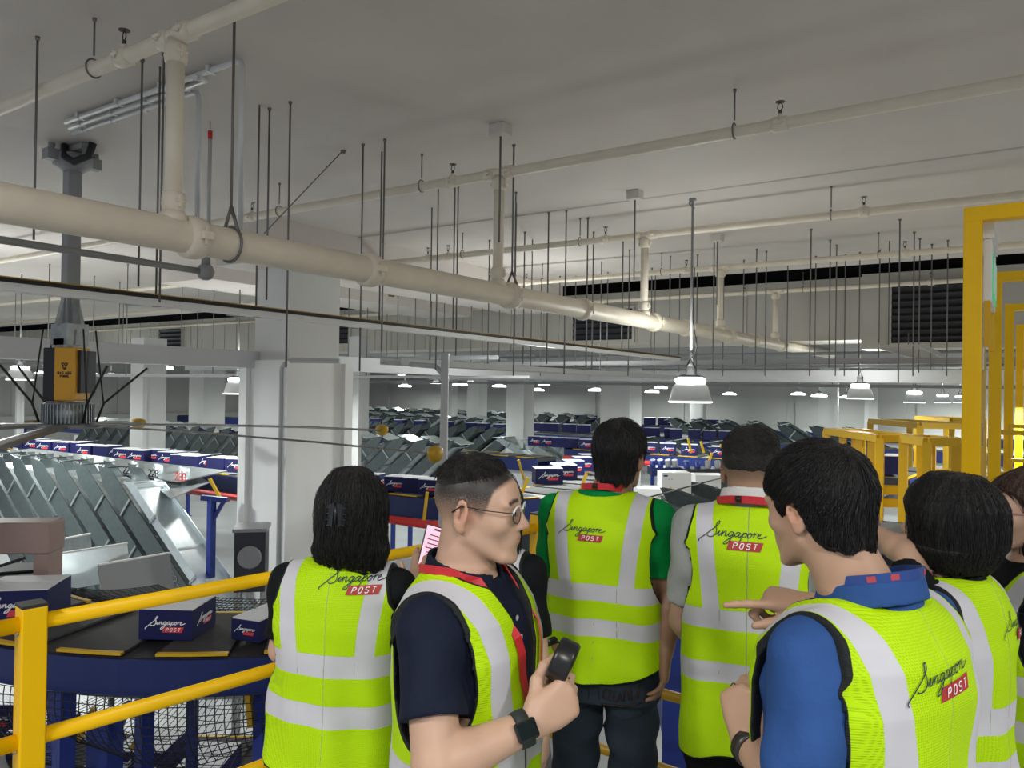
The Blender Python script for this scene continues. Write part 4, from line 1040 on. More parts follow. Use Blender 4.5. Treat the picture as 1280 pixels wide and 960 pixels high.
# gates
gx0 = None
for k, (px, py, d, lab) in enumerate([(1217, 268, 4.0, 'tallest-looking yellow portal gate, first of the receding row'), (1245, 346, 6.0, 'second yellow portal gate of the receding row'), (1262, 384, 8.2, 'third yellow portal gate of the receding row'), (1275, 409, 10.0, 'fourth and farthest yellow portal gate of the row')]):
    a = at(px, py, d)
    t = empty('portal_gate', (a.x, a.y, 0), 0, lab, 'gate', 'yellow portal gates'); h = a.z - .04
    W_ = 1.15
    for x in (0, W_): mb = MB(); mb.box((x, 0, h / 2), (.085, .085, h), 0, .004); mb.build('post', YEL, t)
    mb = MB(); mb.box((W_ / 2, 0, h + .035), (W_ + .085, .085, .075), 0, .004); mb.build('top_bar', YEL, t)
    for x in (0, W_): mb = MB(); mb.box((x, 0, .006), (.2, .2, .012)); mb.build('base_plate', YEL, t)
    if k == 0:
        g0 = a
        mb = MB(); mb.box((.0, .58, 1.03), (.045, 1.05, 2.05), 0, .003); mb.build('gate_leaf', YELD, t)
        mb = MB()
        for z in (1.2, 1.55, 1.95): mb = MB(); mb.box((.035, .1, z), (.03, .03, .12)); mb.build('hinge', CHROME, t)
t = empty('exit_sign', (g0.x + .06, g0.y + .45, 2.42), 0, 'green and white exit sign fixed above the open gate leaf', 'sign')
mb = MB(); mb.box((0, 0, 0), (.04, .62, .34), 0, .004); mb.box((0, 0, .22), (.06, .66, .10)); mb.build('sign_case', WHITE, t)
mb = MB(); mb.box((.022, 0, -.02), (.006, .5, .24)); mb.build('green_face', GREENS, t)
mb = MB(); Ls, w_ = text_lines('EXIT', .95)
for ln in Ls:
    pts = [V((.027, -.26 + .5 / 3.6 * a * .9 + .02, -.11 + .18 * b)) for a, b in ln]
    for p, q in zip(pts[:-1], pts[1:]): mb.bar(p, q, .02, .004, up=(1, 0, 0))
mb.build('lettering', LOGOW, t)
for y_ in (-.3, .3): mb = MB(); mb.bar((0, y_, -.16), (0, y_, -.40), .03, .03); mb.build('bracket', YELD, t)
# ------------------------------------------------------------------ distance-field modelling of the people
F32 = np.float32
class Fld:
    def __init__(s): s.ops = []
    def cone(s, a, b, ra, rb, k=.02):
        a = np.array(a, F32); b = np.array(b, F32); m = max(ra, rb)
        def f(X, Y, Z):
            ab = b - a; L = float(ab @ ab) + 1e-12
            t = np.clip(((X - a[0]) * ab[0] + (Y - a[1]) * ab[1] + (Z - a[2]) * ab[2]) / L, 0, 1)
            return np.sqrt((X - a[0] - t * ab[0]) ** 2 + (Y - a[1] - t * ab[1]) ** 2 + (Z - a[2] - t * ab[2]) ** 2) - (ra + (rb - ra) * t)
        s.ops.append(('u', f, np.minimum(a, b) - m, np.maximum(a, b) + m, k)); return s
    def ell(s, c, r, k=.02, M=None, op='u'):
        c = np.array(c, F32); r = np.array(r, F32); m = float(r.max())
        Mi = None if M is None else np.array(M.transposed(), F32)
        def f(X, Y, Z):
            x, y, z = X - c[0], Y - c[1], Z - c[2]
            if Mi is not None: x, y, z = (Mi[i, 0] * x + Mi[i, 1] * y + Mi[i, 2] * z for i in range(3))
            k0 = np.sqrt((x / r[0]) ** 2 + (y / r[1]) ** 2 + (z / r[2]) ** 2)
            k1 = np.sqrt((x / r[0] ** 2) ** 2 + (y / r[1] ** 2) ** 2 + (z / r[2] ** 2) ** 2) + 1e-6
            return k0 * (k0 - 1) / k1
        s.ops.append((op, f, c - m, c + m, k)); return s
    def fn(s, f, lo, hi, k=.02, op='u'):
        s.ops.append((op, f, np.array(lo, F32), np.array(hi, F32), k)); return s
    def torso(s, prof, k=.03, infl=0.0, op='u'):
        zs = np.array([p[0] for p in prof], F32); A = np.array([p[1] for p in prof], F32) + infl; B = np.array([p[2] for p in prof], F32) + infl
        Cc = np.array([p[3] if len(p) > 3 else 0 for p in prof], F32)
        def f(X, Y, Z):
            zz = Z[0, 0, :]
            a = np.interp(zz, zs, A)[None, None]; b = np.interp(zz, zs, B)[None, None]; c = np.interp(zz, zs, Cc)[None, None]
            q = (np.abs(X / a) ** 2.5 + np.abs((Y - c) / b) ** 2.5) ** .4
            d = (q - 1) * np.minimum(a, b)
            return np.maximum(d, np.maximum(Z - zs[-1], zs[0] - Z)).astype(F32)
        s.ops.append((op, f, np.array([-A.max(), (Cc - B).min(), zs[0]], F32), np.array([A.max(), (Cc + B).max(), zs[-1]], F32), k)); return s
    def bounds(s):
        lo = np.min([o[2] for o in s.ops if o[0] == 'u'], axis=0); hi = np.max([o[3] for o in s.ops if o[0] == 'u'], axis=0)
        return lo, hi
    def grid(s, h, clip=None, pad=.03):
        lo, hi = s.bounds(); lo = lo - pad; hi = hi + pad
        if clip is not None: lo = np.maximum(lo, clip[0]); hi = np.minimum(hi, clip[1])
        n = np.maximum(((hi - lo) / h).astype(int) + 2, 4)
        ax = [lo[i] + h * np.arange(n[i], dtype=F32) for i in range(3)]
        Fg = np.full(n, .2, F32)
        for op, f, a, b, k in s.ops:
            mg = max(k, .03) + 2 * h + (.02 if op == 'u' else 0)
            i0 = np.clip(((a - mg - lo) / h).astype(int), 0, n); i1 = np.clip(((b + mg - lo) / h).astype(int) + 2, 0, n)
            if np.any(i1 - i0 < 1): continue
            sl = tuple(slice(i0[i], i1[i]) for i in range(3))
            X = ax[0][sl[0]][:, None, None]; Y = ax[1][sl[1]][None, :, None]; Z = ax[2][sl[2]][None, None, :]
            X, Y, Z = np.broadcast_arrays(X, Y, Z)
            d = f(X, Y, Z).astype(F32); g = Fg[sl]
            if op == 'u': hh = np.maximum(k - np.abs(g - d), 0) / k; Fg[sl] = np.minimum(g, d) - hh * hh * k * .25
            elif op == 's': hh = np.maximum(k - np.abs(-g - d), 0) / k; Fg[sl] = np.maximum(g, -d) + hh * hh * k * .25
            elif op == 'i': Fg[sl] = np.maximum(g, d)
            elif op == 'd': Fg[sl] = g + d
        return Fg, lo, ax
def nets(Fg, lo, h):
    s = Fg < 0
    c = np.zeros([n - 1 for n in Fg.shape], np.int8)
    for i in (0, 1):
        for j in (0, 1):
            for k in (0, 1): c += s[i:s.shape[0] - 1 + i, j:s.shape[1] - 1 + j, k:s.shape[2] - 1 + k]
    act = (c > 0) & (c < 8)
    I, J, K = np.nonzero(act); idx = np.full(act.shape, -1, np.int32); idx[I, J, K] = np.arange(len(I))
    sm = np.zeros((len(I), 3), F32); ct = np.zeros(len(I), F32)
    for ax_ in range(3):
        o = [a for a in range(3) if a != ax_]
        for u in (0, 1):
            for v in (0, 1):
                a = np.zeros(3, int); a[o[0]] = u; a[o[1]] = v; b = a.copy(); b[ax_] = 1
                fa = Fg[I + a[0], J + a[1], K + a[2]]; fb = Fg[I + b[0], J + b[1], K + b[2]]
                m = (fa < 0) != (fb < 0); t = np.where(m, fa / np.where(m, fa - fb, 1), 0)
                for q in range(3): sm[:, q] += np.where(m, a[q] + (t if q == ax_ else 0), 0)
                ct += m
    V_ = lo + h * (np.stack([I, J, K], 1) + sm / ct[:, None])
    quads = []
    for ax_ in range(3):
        sl0 = [slice(None)] * 3; sl1 = [slice(None)] * 3; sl0[ax_] = slice(0, -1); sl1[ax_] = slice(1, None)
        ch = s[tuple(sl0)] != s[tuple(sl1)]
        P = np.array(np.nonzero(ch)).T
        o1, o2 = (ax_ + 1) % 3, (ax_ + 2) % 3
        ok = (P[:, o1] > 0) & (P[:, o2] > 0) & (P[:, o1] < Fg.shape[o1] - 1) & (P[:, o2] < Fg.shape[o2] - 1); P = P[ok]
        e1 = np.zeros(3, int); e1[o1] = 1; e2 = np.zeros(3, int); e2[o2] = 1
        q = [idx[tuple((P - d).T)] for d in (e1 + e2, e2, 0 * e1, e1)]
        q = np.stack(q, 1); neg = ~s[tuple(P.T)]
        q[neg] = q[neg][:, ::-1]; quads.append(q)
    Q = np.concatenate(quads); Q = Q[(Q >= 0).all(1)]
    return V_, Q
def mk(name, Vt, Q, m, parent, attrs=None, smooth=True):
    me = bpy.data.meshes.new(name)
    me.vertices.add(len(Vt)); me.vertices.foreach_set('co', Vt.astype(F32).ravel())
    me.loops.add(Q.size); me.loops.foreach_set('vertex_index', Q.astype(np.int32).ravel())
    me.polygons.add(len(Q)); me.polygons.foreach_set('loop_start', np.arange(0, Q.size, 4, dtype=np.int32)); me.polygons.foreach_set('loop_total', np.full(len(Q), 4, np.int32))
    me.polygons.foreach_set('use_smooth', np.ones(len(Q), bool))
    me.update(calc_edges=True)
    for k, a in (attrs or {}).items():
        at_ = me.attributes.new(k, 'FLOAT', 'POINT'); at_.data.foreach_set('value', a.astype(F32))
    for x in (m if isinstance(m, list) else [m]): me.materials.append(x)
    o = bpy.data.objects.new(name, me); COL.objects.link(o); o.parent = parent
    return o
def relax(Vt, Q, it=2):
    n = len(Vt)
    for _ in range(it):
        acc = np.zeros_like(Vt); ct = np.zeros(n, F32)
        for a in range(4):
            for b in (1, 3):
                np.add.at(acc, Q[:, a], Vt[Q[:, (a + b) % 4]]); np.add.at(ct, Q[:, a], 1)
        Vt = Vt * .5 + .5 * acc / np.maximum(ct, 1)[:, None]
    return Vt

# ---- materials with per-vertex masks
def skin_mat(name, col, hair=(.012, .010, .009)):
    m = bpy.data.materials.new(name); m.use_nodes = True; nt = m.node_tree; b = nt.nodes['Principled BSDF']
    b.inputs['Roughness'].default_value = .48
    b.inputs['Subsurface Weight'].default_value = .08; b.inputs['Subsurface Radius'].default_value = (.01, .004, .002); b.inputs['Subsurface Scale'].default_value = .5
    tc = nt.nodes.new('ShaderNodeTexCoord'); n = nt.nodes.new('ShaderNodeTexNoise'); n.inputs['Scale'].default_value = 18; n.inputs['Detail'].default_value = 6
    nt.links.new(tc.outputs['Object'], n.inputs['Vector'])
    mx = nt.nodes.new('ShaderNodeMix'); mx.data_type = 'RGBA'; mx.inputs[6].default_value = (*[c * .9 for c in col], 1); mx.inputs[7].default_value = (*[c * 1.08 for c in col], 1)
    nt.links.new(n.outputs['Fac'], mx.inputs[0])
    cur = mx.outputs[2]
    for att, c2 in (('lip', (col[0] * .82, col[1] * .52, col[2] * .5)), ('blush', (col[0] * 1.02, col[1] * .72, col[2] * .66)), ('brow', hair), ('stub', (.024, .019, .016))):
        a = nt.nodes.new('ShaderNodeAttribute'); a.attribute_name = att
        x = nt.nodes.new('ShaderNodeMix'); x.data_type = 'RGBA'; x.inputs[7].default_value = (*c2, 1)
        if att == 'stub':
            n3 = nt.nodes.new('ShaderNodeTexNoise'); n3.inputs['Scale'].default_value = 420; nt.links.new(tc.outputs['Object'], n3.inputs['Vector'])
            ad = nt.nodes.new('ShaderNodeMath'); ad.operation = 'MULTIPLY_ADD'; ad.inputs[1].default_value = .9; ad.inputs[2].default_value = -.45; nt.links.new(n3.outputs['Fac'], ad.inputs[0])
            a2 = nt.nodes.new('ShaderNodeMath'); a2.operation = 'MULTIPLY'; nt.links.new(ad.outputs[0], a2.inputs[0]); nt.links.new(a.outputs['Fac'], a2.inputs[1])
            a3 = nt.nodes.new('ShaderNodeMath'); a3.operation = 'ADD'; a3.use_clamp = True; nt.links.new(a2.outputs[0], a3.inputs[0]); nt.links.new(a.outputs['Fac'], a3.inputs[1])
            nt.links.new(a3.outputs[0], x.inputs[0])
        else: nt.links.new(a.outputs['Fac'], x.inputs[0])
        nt.links.new(cur, x.inputs[6]); cur = x.outputs[2]
    nt.links.new(cur, b.inputs['Base Color'])
    return m
def vest_mat(name, mesh=1.0):
    m = bpy.data.materials.new(name); m.use_nodes = True; nt = m.node_tree; b = nt.nodes['Principled BSDF']
    b.inputs['Roughness'].default_value = .65; b.inputs['Specular IOR Level'].default_value = .25
    tc = nt.nodes.new('ShaderNodeTexCoord'); sp_ = nt.nodes.new('ShaderNodeSeparateXYZ'); nt.links.new(tc.outputs['Object'], sp_.inputs[0]); ad_ = nt.nodes.new('ShaderNodeMath'); nt.links.new(sp_.outputs[0], ad_.inputs[0]); nt.links.new(sp_.outputs[1], ad_.inputs[1]); mp = nt.nodes.new('ShaderNodeCombineXYZ'); nt.links.new(ad_.outputs[0], mp.inputs[0]); nt.links.new(sp_.outputs[2], mp.inputs[1])
    vo = nt.nodes.new('ShaderNodeTexVoronoi'); vo.voronoi_dimensions = '2D'; vo.inputs['Scale'].default_value = 235; vo.inputs['Randomness'].default_value = .25; nt.links.new(mp.outputs['Vector'], vo.inputs['Vector'])
    rp = nt.nodes.new('ShaderNodeMapRange'); rp.inputs[1].default_value = .18; rp.inputs[2].default_value = .40; rp.inputs[3].default_value = 1; rp.inputs[4].default_value = 0; nt.links.new(vo.outputs['Distance'], rp.inputs[0])
    mu = nt.nodes.new('ShaderNodeMath'); mu.operation = 'MULTIPLY'; mu.inputs[1].default_value = .40 * mesh; nt.links.new(rp.outputs[0], mu.inputs[0])
    def attr(n_):
        a = nt.nodes.new('ShaderNodeAttribute'); a.attribute_name = n_; return a.outputs['Fac']
    def thr(sock, w=.0006):
        r = nt.nodes.new('ShaderNodeMapRange'); r.inputs[1].default_value = -w; r.inputs[2].default_value = w; nt.links.new(sock, r.inputs[0]); return r.outputs[0]
    def mix(f, a, col):
        x = nt.nodes.new('ShaderNodeMix'); x.data_type = 'RGBA'; nt.links.new(f, x.inputs[0])
        if isinstance(a, tuple): x.inputs[6].default_value = (*a, 1)
        else: nt.links.new(a, x.inputs[6])
        x.inputs[7].default_value = (*col, 1); return x.outputs[2]
    c = mix(mu.outputs[0], (.50, .80, .0), (.24, .44, .0))
    solid = thr(attr('solid')); x = nt.nodes.new('ShaderNodeMix'); x.data_type = 'RGBA'; nt.links.new(solid, x.inputs[0]); nt.links.new(c, x.inputs[6]); x.inputs[7].default_value = (.50, .80, .0, 1); c = x.outputs[2]
    n = nt.nodes.new('ShaderNodeTexNoise'); n.inputs['Scale'].default_value = 7; nt.links.new(tc.outputs['Object'], n.inputs['Vector'])
    sv = nt.nodes.new('ShaderNodeMix'); sv.data_type = 'RGBA'; sv.inputs[6].default_value = (.50, .50, .53, 1); sv.inputs[7].default_value = (.68, .68, .72, 1); nt.links.new(n.outputs['Fac'], sv.inputs[0])
    rf_ = thr(attr('refl')); x = nt.nodes.new('ShaderNodeMix'); x.data_type = 'RGBA'; nt.links.new(rf_, x.inputs[0]); nt.links.new(c, x.inputs[6]); nt.links.new(sv.outputs[2], x.inputs[7]); c = x.outputs[2]
    c = mix(thr(attr('seam')), c, (.28, .36, .20))
    c = mix(thr(attr('edge')), c, (.012, .014, .014))
    nt.links.new(c, b.inputs['Base Color'])
    bp = nt.nodes.new('ShaderNodeBump'); bp.inputs['Strength'].default_value = .35; bp.inputs['Distance'].default_value = .002
    inv = nt.nodes.new('ShaderNodeMath'); inv.operation = 'MULTIPLY_ADD'; inv.inputs[1].default_value = -1; inv.inputs[2].default_value = 1; nt.links.new(rp.outputs[0], inv.inputs[0])
    m2 = nt.nodes.new('ShaderNodeMath'); m2.operation = 'MULTIPLY'; nt.links.new(inv.outputs[0], m2.inputs[0])
    i2 = nt.nodes.new('ShaderNodeMath'); i2.operation = 'MULTIPLY_ADD'; i2.inputs[1].default_value = -1; i2.inputs[2].default_value = 1; nt.links.new(rf_, i2.inputs[0]); nt.links.new(i2.outputs[0], m2.inputs[1])
    nt.links.new(m2.outputs[0], bp.inputs['Height']); nt.links.new(bp.outputs['Normal'], b.inputs['Normal'])
    return m
SKIN = {'light': skin_mat('skin_light', (.57, .36, .25)), 'mid': skin_mat('skin_mid', (.52, .32, .215)), 'tan': skin_mat('skin_tan', (.34, .185, .11))}
VESTM = vest_mat('lime_mesh_vest'); VESTS = vest_mat('lime_plain_vest', .25)
def cloth(name, col, r=.8): return mat(name, col, r, noise=.12, nscale=9, bump=.35, bscale=40, spec=.15)
HAIRB = mat('hair_black', (.009, .008, .0078), .5, noise=.4, nscale=30, bump=.9, bscale=90, stretch=(3, 3, .35))
HAIRS = mat('hair_short', (.014, .012, .011), .5, noise=.5, nscale=60, bump=.9, bscale=260)
HAIRN = mat('hair_brown', (.055, .026, .016), .4, noise=.4, nscale=25, bump=.9, bscale=80, stretch=(3, 3, .5))

# ---- hands
def hand(Fd, W, d, n, left, curls, thumb=(.5, .2, .2), s=1.0, tsp=(.55, .75, -.25)):
    W = V(W); d = V(d).normalized(); n = V(n); n = (n - d * n.dot(d)).normalized()
    l = d.cross(n) if left else n.cross(d)
    offs = [.030, .010, -.010, -.028]; ml = [.090, .093, .088, .080]
    FL = [(.044, .026, .021), (.048, .030, .022), (.045, .028, .021), (.035, .021, .019)]
    RR_ = [(.0098, .0088, .0080), (.0100, .0090, .0080), (.0096, .0086, .0078), (.0086, .0078, .0070)]
    tips = []
    Fd.ell(W + (d * .05 + n * .0) * s, (.040 * s, .048 * s, .0165 * s), .012, Matrix((l, d, n)).transposed())
    for i in range(4):
        K = W + (d * ml[i] + l * offs[i] + n * .002) * s
        Fd.cone(W + (d * .01 + l * offs[i] * .5) * s, K, .0150 * s, .0118 * s, .012)
        a = 0; p = K; dd = d + l * offs[i] * 2.0
        for q in range(3):
            a += curls[i][q]; v = (dd * math.cos(a) - n * math.sin(a)).normalized(); p2 = p + v * FL[i][q] * s
            Fd.cone(p, p2, RR_[i][q] * s, (RR_[i][q] - .0009) * s, .0045); p = p2
        tips.append(p)
    base = W + (d * .024 + l * .026 - n * .006) * s
    v = (d * tsp[0] + l * tsp[1] + n * tsp[2]).normalized(); p = base; axis = v.cross((d + l * -.2).normalized()).normalized()
    Fd.cone(W + d * .012 * s, base, .0165 * s, .015 * s, .014)
    for q, (L_, r_) in enumerate(((.042, .0135), (.033, .0115), (.026, .0098))):
        v = Matrix.Rotation(thumb[q], 3, axis) @ v; p2 = p + v * L_ * s; Fd.cone(p, p2, r_ * s, (r_ - .0012) * s, .008); p = p2
    tips.append(p)
    return tips
CURL = {'relax': [(.25, .35, .2), (.3, .4, .25), (.35, .45, .25), (.4, .45, .3)], 'fist': [(1.0, 1.45, .75), (1.1, 1.5, .8), (1.15, 1.5, .8), (1.2, 1.5, .8)],
        'grip': [(.75, 1.15, .7), (.85, 1.2, .7), (.95, 1.2, .7), (1.0, 1.2, .7)], 'point': [(.12, .08, .05), (1.0, 1.3, .7), (1.15, 1.4, .8), (1.2, 1.4, .8)]}

# ---- head, in head coordinates (x right, y forward, z up; origin between chin and crown)
def head(Fd, T, s, female=False, ears=True):
    """T: Matrix rot, origin"""
    Rm, O = T
    P = lambda x, y, z: O + Rm @ V((x * s, y * s, z * s))
    E = lambda c, r, k=.015, rot=None, op='u': Fd.ell(P(*c), [q * s for q in r], k * s, Rm @ rot if rot is not None else Rm, op)
    C = lambda a, b, ra, rb, k=.01: Fd.cone(P(*a), P(*b), ra * s, rb * s, k * s)
    E((0, -.014, .034), (.0755, .0935, .085))
    E((0, .004, .0), (.068, .080, .075), .02)
    E((0, .030, -.022), (.056, .058, .080), .025)
    E((0, .052, .040), (.052, .034, .040), .02)
    for sx in (-1, 1):
        C((sx * .055, -.006, -.050), (sx * .026, .064, -.098), .013, .012, .022)
        E((sx * .041, .056, -.020), (.022, .023, .020), .02)
        E((sx * .030, .073, .026), (.030, .014, .014), .014)
    E((0, .078, -.101), (.022, .017, .014), .018)
    E((0, .0795, -.058), (.030, .0165, .032), .02)
    for sx in (-1, 1): E((sx * .031, .101, .006), (.018, .016, .0115), .012, None, 's')
    for sx in (-1, 1): E((sx * .0305, .0750, .004), (.0165, .0135, .0125), .004)
    for sx in (-1, 1):
        C((sx * .013, .0862, .0125), (sx * .046, .0765, .0095), .0036, .0028, .006)
        C((sx * .015, .0865, -.0045), (sx * .044, .0775, -.0035), .0026, .0022, .006)
    C((0, .086, .018), (0, .107, -.021), .0065, .0088, .013)
    E((0, .1085, -.0250), (.0098, .0092, .0080), .009)
    for sx in (-1, 1): E((sx * .0125, .0970, -.0275), (.0078, .0105, .0072), .007)
    for sx in (-1, 1): E((sx * .006, .0985, -.0365), (.0036, .006, .0035), .004, None, 's')
    E((0, .0915, -.0535), (.0220, .0068, .0046), .006)
    E((0, .0895, -.0635), (.0190, .0072, .0054), .006)
    E((0, .1030, -.0583), (.0235, .0085, .0012), .0025, None, 's')
    E((0, .1010, -.0770), (.016, .008, .006), .012, None, 's')
    if ears:
        for sx in (-1, 1):
            ez = .004; rot = Matrix.Rotation(sx * R(-22), 3, 'Z') @ Matrix.Rotation(R(-10), 3, 'X')
            E((sx * .080, -.022, -.002), (.0090, .0205, .0365), .006, rot)
            E((sx * .0890, -.020, .005), (.0098, .0125, .0220), .003, rot, 's')
            E((sx * .083, -.012, -.007), (.005, .006, .009), .004, rot)
            E((sx * .084, -.026, .004), (.004, .005, .014), .003, rot)
            E((sx * .078, -.018, -.033), (.007, .010, .010), .008, rot)
    return P

def scaled(prof, k): return [tuple(q * k for q in p) for p in prof]
TORSO_M = [(.80, .165, .115, .0), (.90, .172, .118, -.005), (1.0, .160, .112, .0), (1.10, .158, .110, .004), (1.20, .166, .116, .006), (1.30, .172, .118, .0), (1.37, .165, .104, -.008), (1.415, .125, .080, -.014), (1.45, .065, .060, -.014)]
TORSO_F = [(.80, .170, .118, -.005), (.88, .176, .122, -.01), (1.0, .148, .105, .0), (1.08, .138, .100, .004), (1.20, .148, .112, .010), (1.29, .155, .112, .004), (1.36, .148, .094, -.008), (1.41, .110, .072, -.014), (1.45, .056, .054, -.014)]
def interp_fn(pts):
    xs = np.array([p[0] for p in pts], F32); ys = np.array([p[1] for p in pts], F32)
    return lambda z: np.interp(z, xs, ys).astype(F32)
def strandn(a, z, seed=0, f=1.0):
    r = np.random.RandomState(seed); o = 0
    for q in range(7):
        fr = r.uniform(14, 60) * f; o = o + np.sin(a * np.round(fr) + z * r.uniform(-22, 22) + r.uniform(0, 6.28)) * r.uniform(.5, 1)
    return o / 7

def person(spec):
    H = spec['H']; k = spec.get('kb', H / 1.70); hk = H / 1.70; fem = spec.get('fem', False); h = spec.get('h', .006)
    th = R(spec['face']); fw = FWD * math.cos(th) + RGT * math.sin(th)
    yaw = math.atan2(fw.y, fw.x) - math.pi / 2
    c0 = at(spec['px'], 500, spec['d']); loc = V((c0.x, c0.y, 0))
    root = empty('person', loc, yaw, spec['label'], 'person')
    inv = Matrix.Rotation(-yaw, 3, 'Z')
    Lc = lambda w: inv @ (V(w) - loc)
    LA = lambda px, py, d: Lc(at(px, py, d))
    LD = lambda r, f, u: inv @ (RGT * r + FWD * f + V((0, 0, u)))
    spec['LA'] = LA; spec['LD'] = LD; spec['root'] = root
    prof = scaled(TORSO_F if fem else TORSO_M, k); wf = spec.get('wf', 1.0); prof = [(p[0], p[1] * wf, p[2] * spec.get('df', wf), p[3]) for p in prof]
    sh = {s: V((sg * (.165 if not fem else .148) * k * wf, -.012 * k, 1.375 * k)) for s, sg in (('L', -1), ('R', 1))}
    for s in 'LR':
        if s + 'sh' in spec: sh[s] = sh[s] + V(spec[s + 'sh'])
    arms = {}
    for s, sg in (('L', -1), ('R', 1)):
        a = spec.get(s)
        if a is None: e = sh[s] + V((sg * .045, -.01, -.285)) * k; w = e + V((sg * .0, .05, -.25)) * k; arms[s] = (sh[s], e, w, None)
        else:
            e = a['e'] if isinstance(a['e'], V) else LA(*a['e']); w = a['w'] if isinstance(a['w'], V) else LA(*a['w'])
            arms[s] = (sh[s], e, w, a)
    ra = (.050, .043, .040, .027) if not fem else (.042, .036, .033, .022)
    ra = [q * k * spec.get('armf', 1.0) for q in ra]
    # body
    B = Fld(); B.torso(prof, .03)
    nb = V((0, -.022 * k, 1.41 * k)); hc = V((spec.get('hx', 0), .012 * k + spec.get('hy', 0), H - .118 * hk)); hs = hk * spec.get('hs', 1.0)
    Rh = Matrix.Rotation(R(-spec.get('hyaw', 0)), 3, 'Z') @ Matrix.Rotation(R(spec.get('hpitch', 0)), 3, 'X') @ Matrix.Rotation(R(spec.get('hroll', 0)), 3, 'Y')
    rn = (.060 if not fem else .050) * k * spec.get('neckf', 1)
    B.cone(nb, hc + Rh @ V((0, -.025, -.045)) * k, rn * 1.08, rn * .95, .035)
    for s in 'LR':
        S, e, w, a = arms[s]
        B.cone(nb + V((0, 0, -.02 * k)), S, .052 * k, .056 * k * (1 if not fem else .88), .04)
        B.cone(S, e, ra[0], ra[1], .02); B.cone(e, e.lerp(w, .3), ra[1] * .98, ra[2] * 1.06, .012); B.cone(e.lerp(w, .3), w, ra[2] * 1.06, ra[3], .012)
    tips = {}
    for s in 'LR':
        S, e, w, a = arms[s]
        if a is None:
            tips[s] = hand(B, w, V((0, .1, -1)), V((-1 if s == 'L' else 1, 0, 0)), s == 'L', CURL['relax'], s=k)
        elif a.get('hd') is not None:
            tips[s] = hand(B, w, LD(*a['hd']), LD(*a['hn']), s == 'L', CURL[a.get('curl', 'relax')] if isinstance(a.get('curl', 'relax'), str) else a['curl'], a.get('thumb', (.1, .25, .2)), k * a.get('hsz', 1), a.get('tsp', (.55, .75, -.25)))
    lx = .088 * k
    for sg in (-1, 1):
        B.cone((sg * lx, 0, .86 * k), (sg * (lx + .01), .01, .48 * k), .078 * k, .052 * k, .03); B.cone((sg * (lx + .01), .01, .48 * k), (sg * (lx + .015), -.01, .08 * k), .052 * k, .036 * k, .02)
        B.cone((sg * (lx + .015), -.02, .045), (sg * (lx + .03), .13, .035), .036, .03, .02)
    P = head(B, (Rh, hc), hs, fem, spec.get('ears', True))
    Fg, lo, ax = B.grid(h); Vt, Q = nets(Fg, lo, h)
    # masks in head space
    Ri = np.array(Rh.transposed(), F32); q = (Vt - np.array(hc, F32)) @ Ri.T / hs
    x, y, z = q[:, 0], q[:, 1], q[:, 2]
    near = (np.abs(z) < .13) & (np.abs(x) < .11) & (np.abs(y) < .14)
    ell = lambda c, r: np.clip(1.6 - 1.6 * np.sqrt(((x - c[0]) / r[0]) ** 2 + ((y - c[1]) / r[1]) ** 2 + ((z - c[2]) / r[2]) ** 2), 0, 1)
    lip = np.maximum(ell((0, .099, -.0535), (.026, .014, .0065)), ell((0, .097, -.064), (.023, .014, .0075))) * near
    br = np.zeros(len(x), F32)
    for sg in (-1, 1):
        yb_ = .034 - .9 * np.clip(np.abs(x) - .035, 0, 1) ** 1.0 * .35
        br = np.maximum(br, np.clip(1.5 - np.abs(z - yb_) / .0044, 0, 1) * ((x * sg > .010) & (x * sg < .054) & (y > .045)))
    br = br * near * 1.0
    blush = (ell((.086, -.01, -.0), (.03, .045, .05)) + ell((-.086, -.01, -.0), (.03, .045, .05))) * near * .55 + ell((0, .108, -.028), (.02, .02, .016)) * near * .5
    zl = interp_fn(spec.get('hairline', HL))(y)
    stub = np.clip((z - zl) / .018 + .3, 0, 1) * near * spec.get('stub', 0) * (np.abs(x) < .083) * np.clip(.24 + 1.0 * (z + .03) / .075, .22, 1.5)
    body = mk('body', Vt, Q, SKIN[spec['skin']], root, {'lip': lip, 'brow': br, 'blush': np.clip(blush, 0, 1), 'stub': stub})
    # eyes
    for sg in (-1, 1):
        if spec.get('eyes'):
            mb = MB(); c_ = P(sg * .0305, .0765, .0045)
            mb.lathe([(.0001, -.0125), (.006, -.011), (.0105, -.006), (.0122, 0), (.0105, .006), (.006, .011), (.0001, .0125)], c_, Rh, 16)
            eb = mb.build('eyeball', mat('eye_white', (.75, .73, .70), .25), root)
            mb = MB(); mb.lathe([(.0058, 0), (.0045, .0012), (.0001, .0016)], P(sg * .0305 + spec.get('gaze', 0), .0879, .0045), Rh @ Matrix.Rotation(R(-90), 3, 'X'), 14); mb.build('iris', mat('iris_dark', (.012, .008, .006), .15), eb)
    # shirt
    Sh = Fld(); inf = spec.get('inf', .010)
    Sh.torso([(p[0], p[1], p[2], p[3]) for p in prof if p[0] > .84 * k], .03, inf)
    for s in 'LR':
        S, e, w, a = arms[s]
        Sh.cone(nb + V((0, 0, -.02 * k)), S, .052 * k + inf * .8, .052 * k + inf * .7, .035)
        sl = spec.get('sleeve', .72); L_ = (e - S)
        Sh.cone(S, S + L_ * sl, ra[0] + inf * .9, ra[1] + inf * (1.6 if sl < 1 else 1.0), .02)
        if sl >= 1: Sh.cone(e, e.lerp(w, .9), ra[1] + inf * 1.2, ra[3] + inf, .02)
    Sh.cone(nb + V((0, 0, -.02)), nb + V((0, .006, .035 * k)), rn * 1.15 + inf, rn * 1.05 + inf * .9, .02)
    cuts = []
